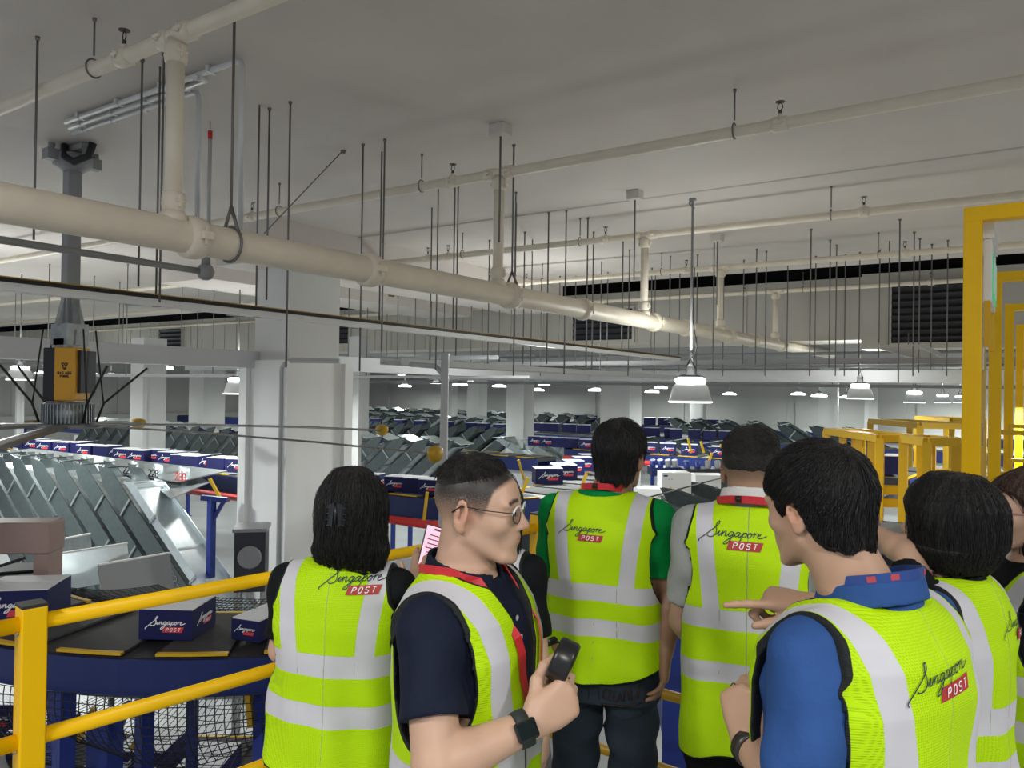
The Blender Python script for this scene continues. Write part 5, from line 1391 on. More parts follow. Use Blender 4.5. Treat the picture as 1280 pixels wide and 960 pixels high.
    for s in 'LR':
        S, e, w, a = arms[s]; sl = spec.get('sleeve', .72)
        if sl < 1:
            L_ = (e - S); n_ = L_.normalized(); p_ = S + L_ * sl
            def f(X, Y, Z, n_=n_, p_=p_, S=S, e=e):
                d_ = (X - p_[0]) * n_[0] + (Y - p_[1]) * n_[1] + (Z - p_[2]) * n_[2]
                rr = np.sqrt((X - e[0]) ** 2 + (Y - e[1]) ** 2 + (Z - e[2]) ** 2)
                return np.where(rr < .16 * k, d_, -1.0)
            Sh.fn(f, p_ - V((.13, .13, .13)), p_ + V((.13, .13, .13)), .02, 'i')
    r_ = np.random.RandomState(int(spec['px'])); ph = r_.uniform(0, 6, 12)
    def folds(X, Y, Z): return .0028 * (np.sin(38 * X + 17 * Z + ph[0] + 2 * np.sin(9 * Z + ph[3])) * .6 + np.sin(55 * Y - 30 * Z + ph[1] + 2 * np.sin(8 * X)) + .6 * np.sin(70 * Z + 25 * Y + ph[2]))
    Sh.fn(folds, (-.6, -.6, .7), (.6, .6, 1.6), .02, 'd')
    zc = 1.41 * k + spec.get('collar', .045) * k
    Sh.fn(lambda X, Y, Z: np.where(np.abs(X) < .11, Z - zc + .25 * Y, -1.0), (-.12, -.2, zc - .1), (.12, .2, zc + .1), .02, 'i')
    Fg, lo, ax = Sh.grid(max(h, .005)); Vs, Qs = nets(Fg, lo, max(h, .005))
    shirt = mk('shirt', relax(Vs, Qs, 1), Qs, spec['shirt'], root)
    # collar band
    if spec.get('collarm'):
        Cf = Fld(); 
        def cf(X, Y, Z):
            rr = np.sqrt((X / 1.0) ** 2 + ((Y - nb.y - .004) / 1.0) ** 2); ro = rn * 1.12 + .014 + spec.get('colw', 0) + (zc - Z) * .25
            return np.maximum(np.maximum(np.abs(rr - ro) - .004, np.abs(Z - (zc - .006) + .25 * Y) - .021), np.where(Y > .03, .02 - np.abs(X) * .9, -1))
        Cf.fn(cf, (-.13, -.14, zc - .08), (.13, .14, zc + .06), .01)
        Fg, lo, ax = Cf.grid(.004); Vc, Qc = nets(Fg, lo, .004)
        if len(Qc): mk('collar', relax(Vc, Qc, 1), Qc, spec['collarm'], shirt)
    # trousers
    if spec.get('trousers'):
        T = Fld(); T.torso([(p[0], p[1], p[2], p[3]) for p in prof if p[0] < 1.04 * k] , .03, .010)
        for sg in (-1, 1):
            T.cone((sg * lx, 0, .84 * k), (sg * (lx + .012), .01, .48 * k), .092 * k, .072 * k, .02); T.cone((sg * (lx + .012), .01, .48 * k), (sg * (lx + .016), -.01, .07), .072 * k, .062 * k, .02)
        T.fn(lambda X, Y, Z: .003 * (np.sin(60 * Z + 20 * X + ph[4]) + np.sin(45 * Z - 30 * Y + ph[5])), (-.4, -.4, 0), (.4, .4, .82 * k), .02, 'd')
        Fg, lo, ax = T.grid(.008); Vc, Qc = nets(Fg, lo, .008)
        tr = mk('trousers', relax(Vc, Qc, 1), Qc, spec['trousers'], root); spec['tr'] = tr
        Sf = Fld()
        for sg in (-1, 1):
            Sf = Fld(); Sf.cone((sg * (lx + .015), -.03, .05), (sg * (lx + .03), .14, .042), .05, .042, .02); Sf.fn(lambda X, Y, Z: -Z, (-.5, -.5, -.1), (.5, .5, .02), .01, 'i')
            Fg, lo, ax = Sf.grid(.009); Vc, Qc = nets(Fg, lo, .009); mk('shoe', Vc, Qc, mat('shoe_black', (.02, .02, .02), .5), root)
    # vest
    vk = k * wf; v = spec.get('vest', {})
    vinf = inf + .013 + v.get('loose', 0)
    zb = v.get('hem', .80) * k
    vp = []
    amax = max(p[1] for p in prof if p[0] > 1.1 * k) + vinf; bmax = max(p[2] for p in prof if p[0] > 1.1 * k) + vinf
    for p in prof:
        if p[0] < 1.0 * k: continue
        vp.append((p[0], p[1] + vinf * (1 if p[0] < 1.4 * k else .9), p[2] + vinf, p[3]))
    vp = [(zb - .06, amax + .012, bmax + .012 + v.get('flare', .0), .0), (.9 * k, amax + .008, bmax + .006, .0)] + [(p[0], max(p[1], amax * .985) if p[0] < 1.2 * k else p[1], max(p[2], bmax * .97) if p[0] < 1.2 * k else p[2], p[3] * .5) for p in vp]
    Vf = Fld(); Vf.torso(vp, .03)
    for s in 'LR':
        S = arms[s][0]; Vf.cone(nb + V((0, 0, -.02 * k)), S, .052 * k + inf * .8 + .011, .052 * k + inf * .7 + .011, .035)
    def vfold(X, Y, Z):
        g = np.clip((1.32 * k - Z) / (.3 * k), 0, 1)
        return (.0066 * g * (np.sin(34 * X + ph[6] + 1.5 * np.sin(6 * Z + ph[7])) + .5 * np.sin(61 * X + ph[8] + 4 * Z) + .5 * np.sin(40 * Y + ph[10])) + .002 * np.sin(34 * Z + 22 * X + 14 * Y + ph[9])).astype(F32)
    Vf.fn(vfold, (-.5, -.5, .5), (.5, .5, 1.6), .02, 'd')
    fm = .88 if fem else 1.0
    xb = interp_fn([(z_ * k, a_ * vk) for z_, a_ in [(1.20, .6), (1.30, .215 * fm), (1.36, .178 * fm), (1.42, .165 * fm), (1.5, .165 * fm)]])
    az, arz, ary = 1.265 * k, .150 * k, .092 * k * v.get('ary', 1.0)
    vn = v.get('vneck', 1.13) * k
    def arm_c(X, Y, Z):
        E_ = (1 - np.sqrt(((Y - .0) / ary) ** 2 + ((Z - az) / arz) ** 2)) * .10
        return np.maximum(np.minimum(E_, np.abs(X) - .112 * vk * fm), np.abs(X) - xb(Z))
    def neck_c(X, Y, Z):
        d1 = .100 * k - np.sqrt(X ** 2 + (Y - .035 * k) ** 2 + ((Z - 1.485 * k) * 1.15) ** 2)
        wv = np.clip((Z - vn) / (1.42 * k - vn), 0, 2) * v.get('vwid', .085) * k
        d2 = np.where(Y > 0, wv - np.abs(X), -1.0)
        return np.maximum(d1, np.where(Z > vn, d2, -1.0))
    def hem_c(X, Y, Z): return zb + v.get('curve', .03) * np.abs(np.sin(np.clip(X / amax, -1, 1) * 1.4)) ** 2 + .004 * np.sin(30 * X + ph[6]) - Z
    big = ((-.6, -.6, .4), (.6, .6, 1.7))
    for f in (arm_c, neck_c, hem_c): Vf.fn(lambda X, Y, Z, f=f: f(X, Y, Z).astype(F32), *big, .02, 'i')
    hv = v.get('h', h); Fg, lo, ax = Vf.grid(hv); Vv, Qv = nets(Fg, lo, hv); Vv = relax(Vv, Qv, 1)
    X, Y, Z = (Vv[:, i].astype(F32) for i in range(3))
    z1, z2 = v.get('bands', (1.145, 1.02)); bw = v.get('bw', .026)
    xs = v.get('xs', .096) * vk
    wob = .004 * np.sin(17 * X + ph[2]) + .003 * np.sin(23 * Y + ph[1])
    r1 = np.maximum(bw - np.abs(Z - z1 * k - wob), bw - np.abs(Z - z2 * k - wob))
    xv = np.abs(X) - xs - .11 * vk * (Z / k - z1)
    r2 = np.minimum(v.get('vw', .023) - np.abs(xv), Z - z1 * k)
    edge = v.get('pw', .007) + np.maximum(np.maximum(arm_c(X, Y, Z), neck_c(X, Y, Z)), hem_c(X, Y, Z) * (1 if v.get('hempipe', 1) else -9))
    seam = np.maximum(.0012 - np.abs(X), np.where(np.maximum(r1, r2) > 0, .0012 - np.abs(np.abs(X) - .07), -1))
    zip_ = np.where(Y > 0, .006 - np.abs(X), -1.0); edge = np.maximum(edge, zip_)
    tg = v.get('tag', 1); solid = np.maximum(np.minimum(.014 - np.abs(X + .0), .016 - np.abs(Z - 1.395 * k)) if tg else np.full(len(X), -1.0), np.full(len(X), -1.0))
    solid = np.where(Y < 0, solid, np.minimum(.055 - np.abs(np.abs(X) - .075), .065 - np.abs(Z - 1.21 * k)))
    vest = mk('vest', Vv, Qv, v.get('mat', VESTM), root, {'refl': np.maximum(r1, r2), 'edge': edge, 'seam': np.where(Y < 0, seam, -1.0), 'solid': solid})
    spec['vestobj'] = vest
    # logo on the back, laid onto the cloth
    if v.get('logo'):
        bvh = BVHTree.FromPolygons([tuple(p) for p in Vv], [tuple(int(i) for i in q_) for q_ in Qv])
        lx0, lz0, lw = v['logo']; tilt = v.get('logotilt', 0)
        ctl, stl = math.cos(tilt), math.sin(tilt)
        def put(a, b, hgt):
            u, w_ = a * lw, b * lw; u, w_ = u * ctl - w_ * stl, u * stl + w_ * ctl
            hit = bvh.ray_cast(V((lx0 + u, -.6, lz0 + w_)), V((0, 1, 0)), 1.2)
            if hit[0] is None: return V((lx0 + u, -.15, lz0 + w_))
            return hit[0] + V((0, -hgt, 0))
        def ribb(lines, wd, hgt, name, m_):
            mb = MB()
            for ln in lines:
                fine = []
                for p, q_ in zip(ln[:-1], ln[1:]): fine += [p, ((p[0] + q_[0]) / 2, (p[1] + q_[1]) / 2)]
                fine.append(ln[-1]); vs = []
                for i, p in enumerate(fine):
                    a = fine[max(0, i - 1)]; b = fine[min(len(fine) - 1, i + 1)]; dx, dy = b[0] - a[0], b[1] - a[1]; L_ = math.hypot(dx, dy) or 1
                    ww = wd * (.55 if i in (0, len(fine) - 1) else 1); vs += [put(p[0] - dy / L_ * ww, p[1] + dx / L_ * ww, hgt), put(p[0] + dy / L_ * ww, p[1] - dx / L_ * ww, hgt)]
                mb.add(vs, [(2 * i, 2 * i + 1, 2 * i + 3, 2 * i + 2) for i in range(len(fine) - 1)])
            return mb.build(name, m_, vest)
        ribb(script_strokes(), .0064, .0028, 'script_logo', LOGOD)
        mb = MB(); n_ = 10; vs = []
        for i in range(n_ + 1):
            for j in range(5):
                a = [POSTBOX[0][q] + (POSTBOX[1][q] - POSTBOX[0][q]) * i / n_ for q in (0, 1)]; b = [POSTBOX[3][q] + (POSTBOX[2][q] - POSTBOX[3][q]) * i / n_ for q in (0, 1)]
                vs.append(put(a[0] + (b[0] - a[0]) * j / 4, a[1] + (b[1] - a[1]) * j / 4, .0022))
        mb.add(vs, [(i * 5 + j, i * 5 + j + 1, i * 5 + 6 + j, i * 5 + 5 + j) for i in range(n_) for j in range(4)])
        pb_ = mb.build('logo_badge', REDL, vest)
        ribb(post_strokes(), .0072, .0040, 'badge_letters', LOGOW)
    # hair
    hr = spec.get('hair')
    if hr:
        Hf = Fld(); fnlist = hr['shape'](Hf, P, Rh, hs, k, hc, Lc)
        hh = hr.get('h', .005); Fg, lo, ax = Hf.grid(hh); Vh, Qh = nets(Fg, lo, hh); Vh = relax(Vh, Qh, 1)
        ho = mk('hair', Vh, Qh, hr['mat'], root); spec['hairobj'] = ho
        if hr.get('strands'): strands(ho, Vh, Qh, Rh, hc, hs, hr)
    spec['P'] = P; spec['Rh'] = Rh; spec['hc'] = hc; spec['hsc'] = hs; spec['arms'] = arms; spec['tips'] = tips; spec['k'] = k; spec['nb'] = nb; spec['rn'] = rn; spec['inv'] = inv; spec['loc'] = loc; spec['yaw'] = yaw; spec['zc'] = zc
    spec['W'] = lambda p: loc + Matrix.Rotation(yaw, 3, 'Z') @ V(p)
    return spec
HL = [(-.2, -.085), (-.10, -.085), (-.055, -.072), (-.030, -.045), (-.018, .02), (.0, .034), (.008, .012), (.020, .004), (.026, .03), (.045, .058), (.068, .070), (.080, .078), (.10, .10), (.2, .2)]
def hair_cap(t_top=.02, t_side=.012, line=HL, nape=0.0, flow=.0026, seed=1, taper=0):
    def shape(Hf, P, Rh, hs, k, hc, Lc):
        Ri = np.array(Rh.transposed(), F32); c = np.array(hc, F32); zl_ = interp_fn(line)
        def f(X, Y, Z):
            x = (Ri[0, 0] * (X - c[0]) + Ri[0, 1] * (Y - c[1]) + Ri[0, 2] * (Z - c[2])) / hs
            y = (Ri[1, 0] * (X - c[0]) + Ri[1, 1] * (Y - c[1]) + Ri[1, 2] * (Z - c[2])) / hs
            z = (Ri[2, 0] * (X - c[0]) + Ri[2, 1] * (Y - c[1]) + Ri[2, 2] * (Z - c[2])) / hs
            t = t_side + (t_top - t_side) * np.clip((z - .0) / .09, 0, 1)
            if taper: t = -.007 + (t + .007) * np.clip((z - zl_(y)) / taper, 0, 1)
            k0 = np.sqrt((x / .0765) ** 2 + ((y + .014) / .0945) ** 2 + ((z - .030) / .088) ** 2)
            d = (k0 - 1) * .085 - t
            zz = np.clip(z, -.1, .03)
            d2 = np.sqrt((x / .068) ** 2 + ((y + .022) / .076) ** 2) - 1
            d2 = np.maximum(d2 * .07 - t * .9, np.maximum(z - .03, -.10 - nape - z))
            hm = np.maximum(.03 - np.abs(d - d2), 0) / .03; d = np.minimum(d, d2) - hm * hm * .03 * .25
            an = np.arctan2(x, y + .03); el = np.arctan2(z, np.sqrt(x * x + y * y))
            d = d + flow * strandn(an * .5 + .3 * np.sin(3 * el), el * .15, seed) 
            cut = (zl_(y) - z) * .75 + flow * 1.6 * np.sin(170 * y + 90 * x)
            return (np.maximum(d, cut) * hs).astype(F32)
        Hf.fn(f, np.array(hc, F32) - .16, np.array(hc, F32) + .17, .01)
    return shape
def hair_long(z_end, width, depth, seed=2, wav=.0, line=HL, back=-.055, t=.02, part_front=False, curl=.004, flip=0.0, roots=.05, xoff=0.0, end_w=None):
    cap = hair_cap(t - .004, t - .004, line, .0, .003, seed)
    def shape(Hf, P, Rh, hs, k, hc, Lc):
        cap(Hf, P, Rh, hs, k, hc, Lc)
        c = np.array(hc, F32)
        ze = z_end
        zs = interp_fn([(ze, (end_w or width) * .80), (ze + .05, (end_w or width)), (hc.z - .06, width), (hc.z + .02, width * .98), (hc.z + .06, width * .90), (hc.z + .09, width * .74), (hc.z + .115, width * .50)])
        zd = interp_fn([(ze, depth * .55), (ze + .06, depth), (hc.z - .06, depth), (hc.z + .05, depth * .95), (hc.z + .09, depth * .78), (hc.z + .115, depth * .5)])
        Ri = np.array(Rh.transposed(), F32)
        def f(X, Y, Z):
            dx = X - c[0]; dy = Y - c[1]
            g = np.clip((c[2] - Z) / .25, 0, 1)
            x = Ri[0, 0] * dx + Ri[0, 1] * dy; y = Ri[1, 0] * dx + Ri[1, 1] * dy
            x = x + wav * np.sin(16 * Z + seed) * g - xoff * g
            y = y + flip * g * g
            a = zs(Z); b = zd(Z)
            q = np.sqrt((x / a) ** 2 + ((y - back * (1 + .0 * g)) / b) ** 2)
            d = (q - 1) * np.minimum(a, b) * .9
            an = np.arctan2(x, y - back)
            d = d + curl * strandn(an * .8 + wav * 20 * np.sin(11 * Z + seed), Z * .6, seed + 3)
            ends = ze + .03 * strandn(an, Z * 0, seed + 5)
            return np.maximum(d, np.maximum(ends - Z, Z - hc.z - .118)).astype(F32)
        Hf.fn(f, (c[0] - .25, c[1] - .25, ze - .05), (c[0] + .25, c[1] + .25, hc.z + .14), .05)
        if not part_front:
            zl_ = interp_fn([(-.3, -9), (-.01, -9), (.012, .005), (.02, .02), (.045, .055), (.07, .07), (.2, .12)])
            def cutf(X, Y, Z):
                x = Ri[0, 0] * (X - c[0]) + Ri[0, 1] * (Y - c[1]) + Ri[0, 2] * (Z - c[2]); y = Ri[1, 0] * (X - c[0]) + Ri[1, 1] * (Y - c[1]) + Ri[1, 2] * (Z - c[2]); z = Ri[2, 0] * (X - c[0]) + Ri[2, 1] * (Y - c[1]) + Ri[2, 2] * (Z - c[2])
                return np.where(np.abs(x) < .2, np.maximum(np.minimum((zl_(y) - z), y - .01), -1), -1).astype(F32)
            Hf.fn(cutf, (c[0] - .2, c[1] - .2, ze), (c[0] + .2, c[1] + .2, hc.z + .1), .01, 'i')
    return shape
def strands(ho, Vh, Qh, Rh, hc, hs, hr):
    """loose locks lying on the hair surface"""
    rs = np.random.RandomState(hr.get('seed', 5)); n = hr['strands']; L0 = hr.get('slen', .05); rad = hr.get('srad', .0011)
    bv = BVHTree.FromPolygons([tuple(p) for p in Vh], [tuple(int(i) for i in q_) for q_ in Qh])
    mb = MB(); crown = V(hc) + Rh @ V((0, -.035, .115)) * hs
    for i in rs.choice(len(Vh), n):
        p = V(Vh[i].tolist())
        if not hr.get('down') and p.z < hc.z + hr.get('smin', -.07): continue
        d = (p - crown); d = V((d.x, d.y, d.z)); 
        if d.length < 1e-3: continue
        d.normalize()
        if hr.get('fwd'): d = (d * .5 + Rh @ V((0, .5, -.1))).normalized()
        if p.z < hc.z + .02: d = (d * .25 + V((rs.uniform(-.12, .12), rs.uniform(-.1, .1), -1))).normalized()
        d = (d + V(rs.uniform(-.08, .08, 3).tolist())).normalized()
        pts = []; q = p.copy(); L_ = L0 * rs.uniform(.6, 1.5)
        for s_ in range(5):
            hit = bv.find_nearest(q)
            if hit[0] is None: break
            nrm = hit[1]; q = hit[0] + nrm * (.0012 + (.002 + hr.get('fuzz', .003) * rs.uniform(0, 1)) * s_ / 4)
            pts.append(q.copy()); d = (d - nrm * d.dot(nrm) * .9); 
            if hr.get('down'): d = d + V((0, 0, -.12))
            d.normalize(); q = q + d * L_ / 4
        if len(pts) == 5: mb.tube(pts, [rad, rad * 1.1, rad, rad * .8, rad * .2], 3, caps=False)
    mb.build('hair_strands', hr['mat'], ho, fixn=False)

def strap(sp, name, m_, pts, w, th=.003, parent=None, normal=None):
    """flat ribbon through local points"""
    mb = MB(); pts = [V(p) for p in pts]; vs = []
    for i, p in enumerate(pts):
        t_ = (pts[min(i + 1, len(pts) - 1)] - pts[max(i - 1, 0)]).normalized()
        n_ = V((p.x, p.y - sp['nb'].y, 0)); n_ = n_.normalized() if n_.length > .01 and normal is None else V(normal or (0, 1, 0))
        s_ = t_.cross(n_).normalized(); n_ = s_.cross(t_)
        vs += [p + s_ * w / 2 + n_ * th, p - s_ * w / 2 + n_ * th, p - s_ * w / 2, p + s_ * w / 2]
    fs = []
    for i in range(len(pts) - 1):
        for q in range(4): fs.append((4 * i + q, 4 * i + (q + 1) % 4, 4 * i + 4 + (q + 1) % 4, 4 * i + 4 + q))
    mb.add(vs, fs + [(0, 1, 2, 3), tuple(4 * len(pts) - 4 + q for q in (3, 2, 1, 0))])
    return mb.build(name, m_, parent or sp['root'])
def neck_ring(sp, a0, a1, z, r, tiltz=.25, n=20):
    nb = sp['nb']; o = []
    for i in range(n + 1):
        a = R(a0 + (a1 - a0) * i / n); x, y = r * math.sin(a), -r * math.cos(a) + nb.y + .004
        o.append(V((x, y, z - tiltz * y - (.25 * max(0, -math.cos(a)) * r))))
    return o
def wrist_band(sp, s, name, m_, w, pos=.93, face=None, thick=.004):
    S, e, w_, a = sp['arms'][s]; ra = .030 * sp['k']
    c = e.lerp(w_, pos); ax_ = (w_ - e).normalized(); x = ax_.cross(V((0, 0, 1))).normalized(); y = ax_.cross(x); M = Matrix((x, y, ax_)).transposed()
    mb = MB(); mb.lathe([(ra, -w / 2), (ra + thick, -w / 2), (ra + thick + .001, 0), (ra + thick, w / 2), (ra, w / 2)], c, M, 24); o = mb.build(name, m_, sp['root'])
    return o, c, ax_
# ------------------------------------------------------------------ the visitors
NAVYC = cloth('polo_navy', (.010, .014, .030)); GREENC = cloth('tee_green', (.0, .22, .045)); BLUEC = cloth('shirt_blue', (.030, .085, .26)); BLACKC = cloth('top_black', (.006, .008, .009)); GREYC = cloth('polo_pale', (.34, .36, .34)); WHITEC = cloth('collar_white', (.72, .72, .70))
JEANS = cloth('jeans_blue', (.030, .042, .058), .85); TROUK = cloth('trousers_black', (.010, .010, .012)); TROUG = cloth('trousers_grey', (.045, .045, .045)); TROUL = cloth('trousers_pale', (.40, .42, .46))
LANY = mat('lanyard_red', (.55, .02, .03), .5); LANYB = mat('lanyard_blue', (.02, .06, .25), .5); BLKP = mat('black_plastic', (.012, .012, .013), .3)
def hair(shape, m_, **k): return dict(shape=shape, mat=m_, **k)

# woman with the hair clip
A = person(dict(px=433, d=2.0, H=1.525, face=6, fem=True, wf=1.06, hx=.03, skin='light', shirt=BLACKC, trousers=TROUG, label='woman in lime vest with long black clipped hair, holding up a phone at the railing', ears=False,
    L=dict(e=(352, 812, 2.02), w=(372, 815, 2.25), hd=(.4, .9, 0), hn=(-.5, .3, .8), curl='grip'), R=dict(e=(520, 800, 2.1), w=(524, 745, 2.28), hd=(.05, .1, 1), hn=(-.2, -1, 0), curl=[(.35, .5, .3)] * 4, hsz=.95),
    vest=dict(bands=(1.197, 1.061), bw=.027, hem=.845, curve=.055, logo=(-.022, 1.272, .152), loose=.010, flare=.02), sleeve=.8,
    hair=hair(hair_long(1.300, .082, .070, 4, .012, t=.012, xoff=.014, back=-.060, curl=.006, end_w=.098), HAIRB, h=.005, strands=1800, slen=.11, srad=.0008, down=True, fuzz=.005)))
P, Rh, W = A['P'], A['Rh'], A['root']
mb = MB(); c_ = P(-.012, -.142, .02)
for s in (-1, 1):
    mb.prism([c_ + V((s * .003, -.008, .032)), c_ + V((s * .018, -.004, .026)), c_ + V((s * .022, .0, -.02)), c_ + V((s * .008, -.008, -.028))], (0, -.006, 0))
    for q in range(4): mb.tube([c_ + V((s * .008, -.006, .02 - .014 * q)), c_ + V((s * .022, -.012, .018 - .014 * q)), c_ + V((s * .030, .006, .014 - .014 * q))], .002, 6)
mb.tube([c_ + V((0, -.010, .025)), c_ + V((0, -.013, 0)), c_ + V((0, -.010, -.02))], .004, 8)
mb.build('hair_clip', mat('clip_dark', (.012, .014, .018), .35), A['hairobj'])
# phone
tp = at(540, 689, 2.32)
t = empty('phone', tp, 0, 'phone with pink lit screen held up beside the man in glasses', 'phone')
ax_x = (RGT * .9 + FWD * .35 - V((0, 0, .32))).normalized(); ax_z = (RGT * -.34 + FWD * .12 + V((0, 0, .95))); ax_z = (ax_z - ax_x * ax_z.dot(ax_x)).normalized(); ax_y = ax_z.cross(ax_x)
Mp = Matrix((ax_x, ax_y, ax_z)).transposed()
mb = MB(); mb.box((0, 0, 0), (.074, .009, .152), Mp, .003); mb.build('phone_body', BLKP, t)
mb = MB(); mb.box(Mp @ V((0, -.0052, 0)), (.068, .001, .144), Mp); mb.build('screen', mat('screen_pink', (.8, .5, .6), .3, emit=(.95, .52, .66), estr=.75), t)
mb = MB()
for q, wd in enumerate((.03, .042, .036, .045, .028, .04)): mb.box(Mp @ V((-.008 + wd * .1, -.0062, .045 - q * .013)), (wd, .0008, .003), Mp)
for q in range(2): mb.lathe([(.004, -.0004), (.004, .0004)], Mp @ V((-.022, -.0062, -.045 - q * .012)), Mp @ Matrix.Rotation(R(90), 3, 'X'), 10)
mb.box(Mp @ V((0, -.0062, .064)), (.02, .0008, .006), Mp); mb.build('screen_content', mat('screen_text', (.25, .12, .16), .5), t)

# man with glasses
B = person(dict(px=591, d=1.62, H=1.608, face=112, skin='light', h=.0042, shirt=NAVYC, collarm=NAVYC, label='man in glasses and navy polo with lime vest, holding a handheld fan', hyaw=-9, hpitch=-3, hy=.008, hs=.97, wf=1.0, df=.97, armf=1.06, neckf=1.02, eyes=True, stub=.82, gaze=.001, sleeve=.66, collar=.04,
    trousers=TROUK, Rsh=(.0, .0, -.012), L=dict(e=(640, 900, 1.86), w=(700, 868, 1.70), hd=(-.3, -.5, .2), hn=(.3, .4, .8), curl='grip', thumb=(.2, .3, .2)),
    R=dict(e=(545, 960, 1.37), w=(664, 906, 1.43), hd=(.74, .22, .48), hn=(.25, -.95, .12), curl='fist', thumb=(-.1, .35, .4), tsp=(.75, .55, -.35), hsz=1.04), inf=.012,
    hairline=[(-.2, -.10), (-.10, -.10), (-.055, -.09), (-.030, -.06), (-.018, .0), (.0, .012), (.008, .0), (.024, -.012), (.034, .012), (.045, .050), (.062, .066), (.078, .080), (.10, .10), (.2, .2)],
    vest=dict(bands=(1.06, .90), bw=.032, hem=.70, vneck=1.12, vwid=.066, loose=.004, vw=.024, h=.0042, tag=0),
    hair=hair(hair_cap(.009, .002, [(-.2, .030), (-.07, .034), (-.03, .044), (.0, .052), (.03, .060), (.05, .070), (.07, .080), (.082, .088), (.10, .10), (.2, .2)], flow=.0008, seed=3, taper=.045), HAIRS, h=.0042, strands=2600, slen=.010, srad=.0005, fuzz=.004, smin=.07)))
P, Rh, root = B['P'], B['Rh'], B['root']
g = empty('eyeglasses', (0, 0, 0)); g.parent = root
mb = MB()
for s in (-1, 1):
    c_ = (s * .033, .098, .003); rim = []
    for q in range(24):
        a = 2 * math.pi * q / 24; rim.append(P(c_[0] + .0245 * math.cos(a), c_[1] - .006 * abs(math.cos(a)) * (1 if math.cos(a) * s > 0 else 0), c_[2] + .0205 * math.sin(a) * (1 - .12 * (math.sin(a) < 0))))
    mb = MB(); mb.tube(rim, .0013, 6, closed=True); rm = mb.build('rim', mat('rim_black', (.015, .015, .015), .3), g)
    mb = MB(); mb.tube(rim[1:12], .0019, 6); mb.build('brow_bar', mat('brow_steel', (.9, .9, .9), .3, .3), rm)
    lens = bpy.data.materials.get('lens_glass')
    if lens is None:
        lens = bpy.data.materials.new('lens_glass'); lens.use_nodes = True; bb = lens.node_tree.nodes['Principled BSDF']; bb.inputs['Transmission Weight'].default_value = 1; bb.inputs['Roughness'].default_value = .02; bb.inputs['IOR'].default_value = 1.1; bb.inputs['Base Color'].default_value = (.93, .96, .95, 1)
    mb = MB(); cen = P(*c_); mb.add([cen] + rim, [(0, 1 + q, 1 + (q + 1) % 24) for q in range(24)]); mb.build('lens', lens, g)
    mb = MB(); mb.tube([P(s * .056, .092, .010), P(s * .070, .078, .012), P(s * .080, .03, .014), P(s * .086, -.018, .020), P(s * .084, -.040, .004)], [.0012, .0011, .0011, .0016, .0018], 6); mb.build('temple', mat('temple_dark', (.03, .03, .03), .3, .6), g)
mb = MB(); mb.tube([P(-.010, .099, .008), P(0, .101, .012), P(.010, .099, .008)], .0013, 6); mb.build('bridge', CHROME, g)
# lanyard, buttons, watch, ring
k = B['k']; nb = B['nb']
zc = B['zc']
pts = neck_ring(B, 20, 118, zc - .030, B['rn'] + .045, .28, 12)
bv = BVHTree.FromPolygons([tuple(v.co) for v in B['vestobj'].data.vertices], [tuple(p.vertices) for p in B['vestobj'].data.polygons])
sv = None
for o in root.children:
    if o.name.startswith('shirt'): sv = o
bs = BVHTree.FromPolygons([tuple(v.co) for v in sv.data.vertices], [tuple(p.vertices) for p in sv.data.polygons])
def onshirt(x, z, off=.004):
    h_ = [q[0] for q in (bs.ray_cast(V((x, .6, z)), V((0, -1, 0)), 1.0), bv.ray_cast(V((x, .6, z)), V((0, -1, 0)), 1.0) if off > .003 else (None,)) if q[0] is not None]; return (max(h_, key=lambda q: q.y) if h_ else V((x, .12, z))) + V((0, off, 0))
def ring_hit(a_, z_):
    dr = V((math.sin(R(a_)), -math.cos(R(a_)), 0)); o_ = V((0, nb.y + .004, 2)) + dr * (.086 + .004 * abs(math.sin(R(a_))))
    hs_ = [q[0] for q in (bs.ray_cast(o_, V((0, 0, -1)), 2), bv.ray_cast(o_, V((0, 0, -1)), 2)) if q[0] is not None]
    return max(hs_, key=lambda q: q.z) + V((0, 0, .006)) + dr * .003
for s in (1, -1):
    mb_pts = [ring_hit(s * a_, 1.408 * k - .012 * math.cos(R(a_))) for a_ in (0, 20, 40, 60, 80, 100, 118, 134)] + [onshirt(s * .063, 1.335 * k, .006), onshirt(s * .055, 1.30 * k, .006), onshirt(s * .046, 1.25 * k, .006), onshirt(s * .03, 1.20 * k, .006), onshirt(s * .012, 1.13 * k, .006)]
    strap(B, 'lanyard', LANY, mb_pts, .018, .003)
mb = MB()
for z_ in (1.355, 1.315, 1.275): c_ = onshirt(0.0, z_ * k, .002); mb.lathe([(.0062, 0), (.006, .002), (.003, .0025)], c_, Matrix.Rotation(R(-90), 3, 'X'), 12)
mb.build('buttons', LGREY, sv)
o, c_, ax_ = wrist_band(B, 'R', 'watch_strap', mat('strap_dark', (.02, .03, .03), .6), .026, .90, thick=.005)
nw = LD_ = B['LD'](.12, -.93, .30); nw = (nw - ax_ * nw.dot(ax_)).normalized(); xw = ax_.cross(nw); Mw = Matrix((xw, ax_, nw)).transposed()
mb = MB(); mb.box(c_ + nw * .036, (.036, .042, .012), Mw, .005); wc = mb.build('watch_case', mat('watch_black', (.010, .012, .012), .12), o)
mb = MB(); mb.box(c_ + nw * .0424, (.026, .032, .001), Mw); mb.build('watch_glass', mat('watch_glass', (.006, .012, .012), .05), wc)
